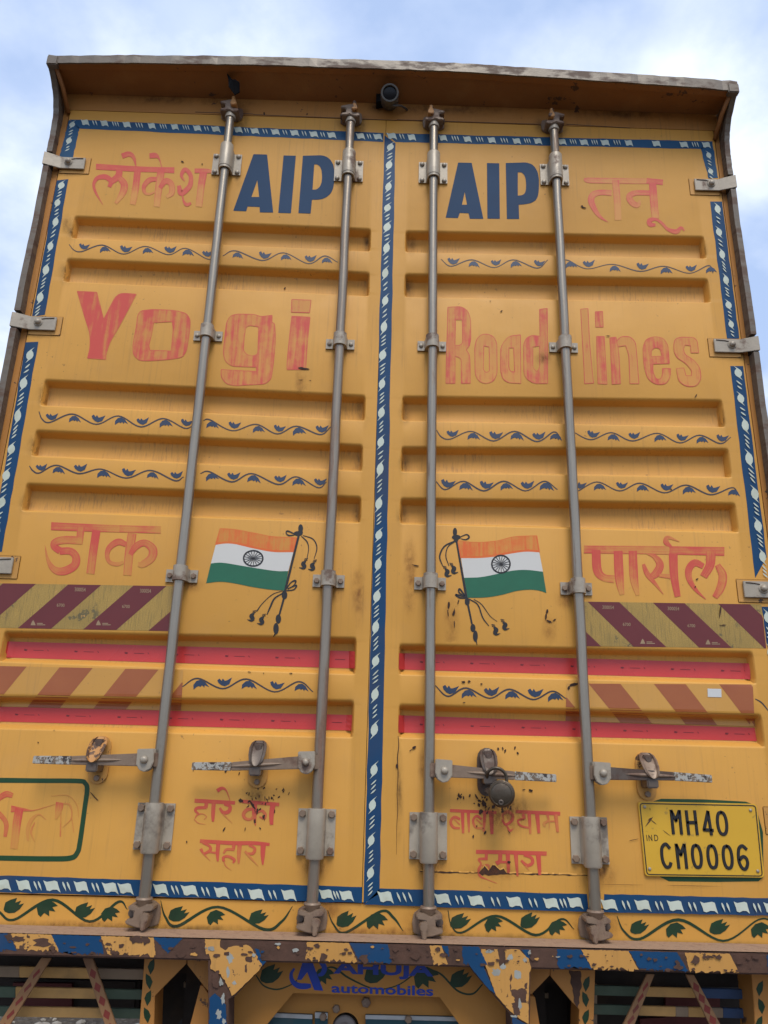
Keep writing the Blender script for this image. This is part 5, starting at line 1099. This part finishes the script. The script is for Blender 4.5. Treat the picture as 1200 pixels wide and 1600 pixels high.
# ------------------------------------------------------------------ reversing camera under the overhang
cy_ = -.075; cc = P(609, 148, cy_); zu = 3.885
rc_ = MB().prism_px([(587, 119), (626, 120), (626, 135), (622, 152), (596, 158), (588, 160)], -.035, -.004).build('camera_bracket', BlackP, lip, bevel=.002)
ax = Vector((0, -1, -.45)).normalized()
v, f = lathe(cc, ax, [(.026, -.065), (.031, -.055), (.0315, .012), (.0300, .018), (.0245, .018), (.0230, .010)], 32); mesh('reversing_camera', v, f, GreyP, lip, smooth='auto', label='small round reversing camera')
v, f = lathe(cc, ax, [(.0225, .006), (.0225, .012), (.014, .0135), (.004, .0140)], 32); mesh('camera_lens', v, f, Lens, lip, smooth='auto')
MB().tube([Vector(q) for q in catmull([tuple(P(604, 161, -.06)), tuple(P(615, 165, -.05)), tuple(P(625, 165, -.035)), tuple(P(633, 169, -.015)), tuple(P(636, 172, -.002))], 5)], .0038, 8).build('camera_cable', GreyP, lip, smooth='auto')

# dark scrap caught under the overhang
q = [P(*p, -.085) for p in ((354, 113), (358, 121), (368, 125), (375, 133), (374, 141), (366, 144), (358, 138), (357, 126))]
v = [p + Vector((0, .012 * math.sin(i * 1.7), 0)) for i, p in enumerate(q)]; c_ = sum(v, Vector()) / len(v) + Vector((0, -.015, 0)); n = len(v)
v2 = [p + Vector((0, .004, 0)) for p in v + [c_]]
mesh('cloth_scrap', v + [c_] + v2, [(i, (i+1) % n, n) for i in range(n)] + [((i+1) % n + n + 1, i + n + 1, 2*n + 1) for i in range(n)] + [(i, i + n + 1, (i+1) % n + n + 1, (i+1) % n) for i in range(n)], BlackP, None, label='small black scrap of cloth hanging under the roof overhang on the left', category='scrap')

# ------------------------------------------------------------------ rear beam
ZL = P(600, 1464).z - .001
lo, hi = -.3, 0
yB = -.105
zt_ = ZL; 
pB = P(600, 1475, yB)
beam_t = pB.z; beam_b = P(600, 1508.5, yB).z
v = [(XL - .01, yB, beam_b), (XR + .01, yB, beam_b), (XR + .01, yB, beam_t), (XL - .01, yB, beam_t), (XL - .01, .0, ZL), (XR + .01, .0, ZL), (XL - .01, 0, beam_b), (XR + .01, 0, beam_b)]
beam = mesh('rear_beam', v, [(0, 1, 2, 3), (3, 2, 5, 4), (6, 7, 1, 0), (4, 5, 7, 6), (0, 3, 4, 6), (1, 7, 5, 2)], Rust, truck, bevel=.004)
n = 60; v = []; f = []; rr_ = random.Random(9)
for i in range(n + 1):
    x = XL - .008 + (XR - XL + .016) * i / n
    for t in (0, .3, .7, 1): v.append((x, yB + .003 + (-.0005 - yB - .003) * t, beam_t + (ZL - beam_t) * (t * .97 + .03) + .0028 + (rr_.uniform(0, .003) if 0 < t < 1 else 0) + (.004 if t == 1 else 0)))
for i in range(n):
    for k in range(3): f.append((i*4+k, (i+1)*4+k, (i+1)*4+k+1, i*4+k+1))
mesh('ledge_dust', v, f, Dust, beam, smooth=True)
def BS(y): return lambda px, py, off=0.001: P(px, py, y - off * .5)
def blob(x, y, rx, ry_, seed, n=11):
    rr_ = random.Random(seed); a0 = rr_.uniform(0, 3); return [(x + rx * k * math.cos(t), y + ry_ * k * math.sin(t)) for t, k in ((a0 + 2 * math.pi * i / n, rr_.uniform(.55, 1.25)) for i in range(n))]
def jag(pts, step=4, amp=1.4, seed=0):
    rr_ = random.Random(seed); o_ = []
    for i in range(len(pts)):
        a_, b_ = pts[i], pts[(i+1) % len(pts)]; l_ = math.hypot(b_[0]-a_[0], b_[1]-a_[1]); n = max(1, int(l_ / step)); am = a_[2] if len(a_) > 2 else amp
        for k in range(n): t = k / n; o_.append((a_[0] + (b_[0]-a_[0]) * t + (rr_.uniform(-am, am) if k else 0), a_[1] + (b_[1]-a_[1]) * t + (rr_.uniform(-am, am) if k else 0)))
    return o_
ty = lambda x: 1456.5 + x * .0283 + .6; by = lambda x: 1489.5 + x * .0295 - .8
d = DC(.0008, BS(yB)); 
# (top-left, top-right, bottom-right, bottom-left, material, bottom lift, seed)
PT = [(-40, 15, 26, -30, 1, 3), (15, 80, 93, 27, 0, 5), (80, 157, 162, 93, 1, 2), (157, 240, 243, 168, 0, 2), (240, 285, 262, 262, 1, 5), (320, 345, 340, 322, 0, 6), (480, 545, 558, 478, 0, 2), (546, 606, 612, 562, 1, 2), (672, 690, 700, 676, 0, 2), (690, 700, 702, 700, 1, 14), (722, 748, 762, 724, 1, 2), (870, 908, 924, 872, 1, 2), (908, 982, 998, 925, 0, 2), (982, 1058, 1075, 1000, 1, 3), (1070, 1140, 1155, 1078, 0, 2), (1198, 1240, 1240, 1200, 1, 3)]
for i, (a_, b_, c_, e_, m_, lift) in enumerate(PT):
    d.mark(); d.poly(jag([(a_, ty(a_) + 1, .5), (b_, ty(b_) + 1, .5), (c_, by(c_) - lift - 1, 3.2), (e_, by(e_) - lift - 1, 1.2)], 2.6, 1, i), mi=m_)
d.split('painted_stripe', [YelChip, Blue, Rust, Primer], beam)
d = DC(.0022, BS(yB))
for x in range(0, 1200, 8):
    rr_ = random.Random(x)
    if rr_.random() < .8:
        x0 = x + rr_.uniform(-6, 6); y0 = ty(x0) + rr_.uniform(4, 29); r_ = rr_.uniform(.8, 4) * (2.0 if rr_.random() < .3 else 1); y0 = y0 + (9 if r_ > 4 and x % 2 else 0); d.poly(blob(x0, y0, r_ * rr_.uniform(.8, 1.9), r_ * rr_.uniform(.5, 1.1), x), mi=rr_.choice((2, 2, 2, 2, 0 if 290 < x < 900 else 2, 1 if 400 < x < 480 else 2, 3 if 280 < x < 460 or 700 < x < 900 else 2)))
d.build('paint_flakes', [YelChip, Blue, Rust, Primer], beam, kind='stuff')

# gusset posts below the beam (flush with its face, 3 mm proud)
def panel(name, pts, yf, yb, mat, par, **kw): return MB().prism_px(pts, yf, yb).build(name, mat, par, **kw)
g1 = panel('gusset_post', [(325, 1498), (420, 1501), (413, 1508), (368, 1556), (357, 1562), (356, 1640), (325, 1640)], yB + .002, -.02, Rust, truck, bevel=.0015)
g2 = panel('gusset_post', [(735, 1512), (829, 1515), (827, 1640), (800, 1640), (799, 1588), (786, 1572), (738, 1518)], yB + .002, -.02, Rust, truck, bevel=.0015)
d = DC(.0012, BS(yB)); 
d.poly(jag([(321, 1470), (330, 1468), (343, 1472, .4), (344, 1480), (352, 1485), (357, 1480), (384, 1476), (392, 1480), (411, 1505, .4), (405, 1516, .4), (370, 1550), (362, 1556), (358, 1545, 1), (345, 1522, 1.2), (329, 1514, 1), (330, 1502, .5)], 3.5, 1., 41), mi=0)
d.poly(jag([(398, 1482), (405, 1484), (409, 1502), (416, 1502), (410, 1509), (404, 1500)], 3, .6, 42), mi=1); d.poly(jag([(327, 1560), (336, 1552), (343, 1558), (353, 1570), (354.5, 1640), (326.5, 1640)], 4, 1., 43), mi=1)
for i, (x, y, w_, h) in enumerate(((360, 1497, 5, 9), (356, 1518, 2.5, 10), (345, 1535, 3, 7), (348, 1560, 3, 9), (342, 1585, 4, 8), (350, 1596, 3, 5), (328, 1482, 3, 4), (366, 1535, 3, 4))): d.poly(blob(x, y, w_ * 1.1, h, 60 + i, 14), mi=3)
for i, (x, y, w_, h) in enumerate(((389, 1498, 5, 5), (384, 1513, 1.5, 7), (354, 1490, 4, 3), (377, 1478, 3, 2), (337, 1530, 5, 14))): d.poly(jag([(x - w_, y - h * .6), (x + w_, y - h), (x + w_, y + h), (x - w_, y + h * .8)], 3, 1.2, 80 + i), mi=2)
d.build('painted_patches', [YelChip, Blue, Rust, Primer], g1, kind='stuff')
d = DC(.0012, BS(yB)); 
d.poly(jag([(752, 1483), (790, 1483, .8), (812, 1484), (826, 1497), (830, 1512), (827, 1520, .4), (826, 1560, .4), (826, 1600, .4), (812, 1592, .5), (797, 1580, .6), (775, 1555, .4), (752, 1490, .5)], 4, 1.2, 44), mi=0)
d.poly(jag([(725, 1492), (748, 1492), (774, 1553, .4), (765, 1547, .4), (736, 1512, .8)], 4, .8, 45), mi=1); d.poly(jag([(801, 1588, .5), (825, 1602, .5), (825, 1640), (801, 1640)], 4, 1, 46), mi=1); d.poly(jag([(815, 1484), (828, 1484), (828, 1498), (822, 1495)], 3, .8, 47), mi=1)
for i, (x, y, w_, h) in enumerate(((783, 1494, 6, 16), (810, 1555, 12, 12), (806, 1575, 7, 12), (765, 1484, 8, 3), (822, 1540, 2, 5), (798, 1535, 1, 14))): d.poly(jag([(x - w_, y - h * .6), (x + w_, y - h), (x + w_, y + h), (x - w_ * .4, y + h)], 3, 1.6, 90 + i), mi=2)
for i, (x, y, w_, h) in enumerate(((775, 1520, 7, 7), (797, 1495, 4, 6), (809, 1523, 5, 8), (786, 1510, 5, 5), (812, 1570, 3, 9), (765, 1487, 6, 3), (803, 1588, 6, 2), (820, 1500, 3, 4))): d.poly(blob(x, y, w_ * 1.1, h, 70 + i, 14), mi=3)
d.build('painted_patches', [YelChip, Blue, Rust, Primer], g2, kind='stuff')

# sign board arch between the posts
yS = .0
YelSign = mk_yellow('sign_board_paint', (.50, .22, .045), .7)
sb = panel('sign_board', [(352, 1494), (805, 1508), (805, 1660), (745, 1660), (717, 1600), (687, 1558.5), (458, 1552), (418, 1600), (370, 1660), (352, 1660)], yS, yS + .012, YelSign, truck, bevel=.001)
d = DC(.0008, BS(yS))
for st in (((400, 1524, 2), (412, 1540, 2.5), (432, 1546, 2.5), (452, 1540, 2), (464, 1532, 2)), ((505, 1514, 2), (522, 1512, 3), (545, 1528, 3), (585, 1545, 2), (620, 1540, 2), (650, 1520, 2)), ((672, 1515, 3), (690, 1523, 3), (715, 1548, 3), (738, 1553, 3), (754, 1538, 2))): d.stroke(st, n=8)
for x, y, k, s_ in ((424, 1524, 'u', 1.05), (505, 1527, 'n', .95), (587, 1524, 'u', 1.05), (664, 1530, 'n', 1.15), (720, 1531, 'u', 1.0)): d.poly([(x + s_ * q[0], y + s_ * q[1]) for q in (UPL if k == 'u' else UNL)])
d.build('painted_green_vine', LeafG, sb)
d = DC(.0014, BS(yS))
d.poly([(474, 1500), (487, 1500), (505, 1548), (491, 1547), (480, 1519), (471, 1531), (464, 1531)]); d.stroke([(460, 1513, 3), (455, 1522, 5), (457, 1533, 7), (466, 1540, 9), (478, 1541, 9), (486, 1540, 6)], n=6); d.stroke([(502, 1503, 8), (507, 1512, 8), (504, 1521, 7), (497, 1524, 4)], n=5)
def bs(x, y): return P(x, y, yS - .0014)
av, af = text_decal('AHUJA', ((521, 1501.5), (677, 1505.5), (521, 1527), (677, 1532)), bs, .035)
bv, bf = text_decal('automobiles', ((518, 1536), (677, 1541), (518, 1551), (677, 1556.5)), bs, .022)
lo_ = d.build('painted_lettering', BlueSig, sb, label='blue stylised letter A emblem')
mesh('painted_lettering', av, af, BlueSig, sb, label='blue lettering AHUJA'); mesh('painted_lettering', bv, bf, BlueSig, sb, label='blue lettering automobiles')

# plate behind the arch with the round opening
yP = .045
hc_ = P(540, 1606, yP); n = 32; 
ol = [P(395, 1545, yP), P(395, 1680, yP), P(745, 1690, yP), P(745, 1556, yP)]
hole = [Vector((hc_.x + .033 * math.cos(2*math.pi*i/n), yP, hc_.z + .033 * math.sin(2*math.pi*i/n))) for i in range(n)]
q_, tr = tess(ol, [hole]); bk = len(q_); v = list(q_) + [p + Vector((0, .006, 0)) for p in q_]; f = [tuple(t) for t in tr] + [tuple(reversed([k + bk for k in t])) for t in tr] + [(4 + i, 4 + bk + i, 4 + bk + (i+1) % n, 4 + (i+1) % n) for i in range(n)]
bp = mesh('back_plate', v, f, YelSign, truck)
v, f = lathe(hc_ + Vector((-.003, .012, -.006)), (0, -1, 0), [(.030, -.05), (.030, .0), (.027, .003), (.016, .004), (.014, .0), (.002, .0)], 28); mesh('round_lamp', v, f, mk_plain('grey_lamp', (.22, .19, .17), .4), truck, smooth='auto')
for x, y, s_ in ((525.5, 1575.5, 1.), (572, 1565, 1.25)): bolt('hex', P(x, y, yP - .001), bp, s_)
tpn = [[(420, 1583), (488, 1586), (488, 1660), (380, 1660)], [(492, 1582), (512, 1583), (512, 1660), (492, 1660)], [(571, 1586), (740, 1590), (740, 1660), (571, 1660)]]
WhiteStrip = mk_plain('dull_white_edge', (.42, .42, .40), .6, dirt=.4)
for i, q in enumerate(tpn):
    tpo = panel('lamp_panel', q, yP - .012, yP - .001, Teal, bp, bevel=.001)
    a_, b_ = q[0], q[1]; panel('panel_edge', [(a_[0] + (8 if i == 0 else 0), a_[1]), b_, (b_[0], b_[1] + (6.5 if i != 1 else 9)), (a_[0] + (0 if i == 0 else 0), a_[1] + (6.5 if i != 1 else 9))], yP - .015, yP - .012, WhiteStrip, bp, bevel=.0006)
for x, y in ((505, 1588), (638, 1592)): o_ = bolt('hex', P(x, y, yP - .016), bp, .95)

# side bays: frames, leaf posts, slats and braces
def leafpost(par, pts, y0):
    d = DC(.001, BS(y0)); n = len(pts)
    for i, (x, y) in enumerate(pts):
        s_ = 1 if i % 2 else -1
        d.mark(); d.poly([(x - 5 * s_, y - 13), (x + 2 * s_, y - 8), (x + 5.5 * s_, y), (x + 3 * s_, y + 7), (x + 1 * s_, y + 12), (x - 4.5 * s_, y + 3), (x - 5.5 * s_, y - 5)])
    d.split('painted_leaf', LeafG, par)
yF = -.03
p1 = panel('frame_post', [(226, 1493), (292, 1496), (291, 1506), (242, 1556), (239, 1650), (214, 1650)], yF, .05, YelDim, truck, bevel=.001); leafpost(p1, [(236, 1511), (233, 1534), (231, 1560), (230, 1587), (228, 1614)], yF)
panel('frame_brace', [(292, 1496), (330, 1497), (330, 1553), (322, 1545), (293, 1508)], yF + .001, .05, YelDim, truck, bevel=.001)
panel('frame_leg', [(313, 1540), (318, 1541), (330, 1560), (330, 1650), (284, 1650), (300, 1590)], yF + .012, .03, YelDim, truck, bevel=.001)
panel('frame_brace', [(825, 1511), (860, 1513), (859, 1524), (831, 1553), (825, 1555)], yF + .001, .05, YelDim, truck, bevel=.001)
p2 = panel('frame_post', [(860, 1512), (930, 1515), (926, 1650), (903, 1650), (905, 1577), (894, 1566), (860, 1525)], yF, .05, YelDim, truck, bevel=.001); leafpost(p2, [(916, 1538), (915, 1562), (915, 1590), (914, 1616)], yF)
panel('frame_leg', [(828, 1556), (836, 1558), (843, 1600), (850, 1650), (826, 1650)], yF + .012, .03, YelDim, truck, bevel=.001)
p3 = panel('frame_post', [(1174, 1521), (1230, 1523), (1230, 1650), (1182, 1650), (1178, 1570)], yF, .05, YelDim, truck, bevel=.001); leafpost(p3, [(1187, 1545), (1190, 1573), (1186, 1600)], yF)
d = DC(.0012, BS(yF)); d.poly(jag([(889, 1516), (907, 1517), (908, 1545), (903, 1575), (897, 1566), (893, 1540)], 4, 1.3, 51)); d.build('rust_patch', Rust, p2)
SlatY = mk_plain('worn_yellow_slat', (.55, .30, .09), .7, var=.3, scale=16, dirt=.55, dcol=(.10, .07, .045)); SlatG = mk_plain('worn_green_slat', (.07, .10, .06), .7, var=.35, scale=18, dirt=.5, dcol=(.12, .08, .05)); SlatB = mk_plain('worn_blue_slat', (.03, .06, .13), .7, var=.3, scale=18, dirt=.6, dcol=(.09, .06, .045)); SlatD = mk_plain('dull_grey_slat', (.26, .18, .11), .8, var=.3, scale=18, dirt=.5)
yG = .03
g_l = empty('_', (0, 0, 0)); bpy.data.objects.remove(g_l)
def slats(name, rows, x0, x1, segs):
    gp = panel(name, [(x0, rows[0][0] - 2), (x0 + 8, rows[0][0] - 2), (x0 + 8, 1650), (x0, 1650)], yG + .012, yG + .03, SlatD, truck)
    for (yl, hl, yr, hr), cols in zip(rows, segs):
        for a_, b_, m_ in cols:
            f_ = lambda x: (yl + (yr - yl) * (x - x0) / (x1 - x0), hl + (hr - hl) * (x - x0) / (x1 - x0))
            (ya, ha), (yb, hb_) = f_(a_), f_(b_); panel('slat', [(a_, ya), (b_, yb), (b_, yb + hb_), (a_, ya + ha)], yG, yG + .010, m_, gp, bevel=.001)
    return gp
slats('slat_guard', [(1509, 17, 1515, 16), (1541, 17, 1547, 15), (1572, 16, 1577, 15), (1604, 16, 1609, 15)], -40, 224, [[(-40, 30, SlatD), (30, 152, SlatY), (152, 224, SlatD)], [(-40, 24, SlatG), (24, 154, SlatY), (154, 224, SlatG)], [(-40, 22, SlatG), (22, 160, SlatY), (160, 224, SlatG)], [(-40, 224, SlatY)]])
slats('slat_guard', [(1540, 15, 1547, 15), (1570, 15, 1577, 15), (1602, 15, 1608, 15)], 925, 1182, [[(925, 1000, SlatG), (1000, 1087, SlatY), (1087, 1182, SlatB)], [(925, 998, SlatG), (998, 1056, SlatY), (1056, 1076, SlatD), (1076, 1102, SlatY), (1102, 1130, SlatD), (1130, 1182, SlatB)], [(925, 1182, SlatD)]])
Strap = mk_plain('worn_strap_paint', (.32, .16, .065), .6, var=.3, dirt=.6, dcol=(.13, .06, .04), scale=24); RedP = mk_plain('dull_red_paint', (.24, .035, .022), .6, var=.3, dirt=.45)
def strap(pa, w0, pb, w1, seed):
    o = panel('cross_strap', [(pa[0] - w0/2, pa[1]), (pa[0] + w0/2, pa[1] + .4), (pb[0] + w1/2, pb[1]), (pb[0] - w1/2, pb[1])], -.012, -.005, Strap, truck, bevel=.001)
    d = DC(.0008, BS(-.012)); rr_ = random.Random(seed)
    for k in range(6):
        t = .18 + k * .16; x = pa[0] + (pb[0]-pa[0]) * t; y = pa[1] + (pb[1]-pa[1]) * t; ww = (w0 + (w1-w0)*t) * .32; dx = (pb[0]-pa[0]) / (pb[1]-pa[1])
        d.mark(); d.poly([(x - dx * 8, y - 8), (x + ww, y - 2), (x + dx * 9, y + 9), (x - ww, y + 3)])
    d.split('painted_lozenge', RedP, o)
strap((72, 1497), 16, (-12, 1630), 20, 1); strap((137, 1497), 16, (182, 1630), 18, 2); strap((1017, 1522), 12, (970, 1630), 20, 3); strap((1078, 1523), 13, (1132, 1630), 19, 4)
# dark gear carriers behind the guards
panel('storage_box', [(-60, 1520), (218, 1528), (214, 1592), (-60, 1588)], .30, .62, Under, truck, bevel=.01)
panel('storage_box', [(20, 1536), (112, 1537), (112, 1588), (20, 1588)], .285, .299, MaroonFlap, truck)
panel('storage_box', [(900, 1450), (1030, 1455), (1040, 1548), (1176, 1552), (1186, 1700), (900, 1700)], .30, .62, Under, truck)
panel('storage_box', [(1040, 1556), (1125, 1560), (1125, 1700), (1000, 1700), (1000, 1592), (1040, 1590)], .285, .299, MaroonFlap, truck)
panel('cross_member', [(243, 1500), (330, 1500), (330, 1540), (243, 1640)], .40, .46, Under, truck)
panel('cross_member', [(830, 1500), (910, 1500), (910, 1640), (830, 1640)], .40, .46, Under, truck)
panel('cross_member', [(360, 1500), (800, 1500), (800, 1660), (360, 1660)], .35, .41, Under, truck)
for q in ([(287, 1535), (306, 1535), (306, 1543), (287, 1543)], [(837, 1551), (857, 1552), (857, 1560), (837, 1559)]): panel('cross_tab', q, .385, .398, SlatD, truck)
bpy.context.view_layer.update()
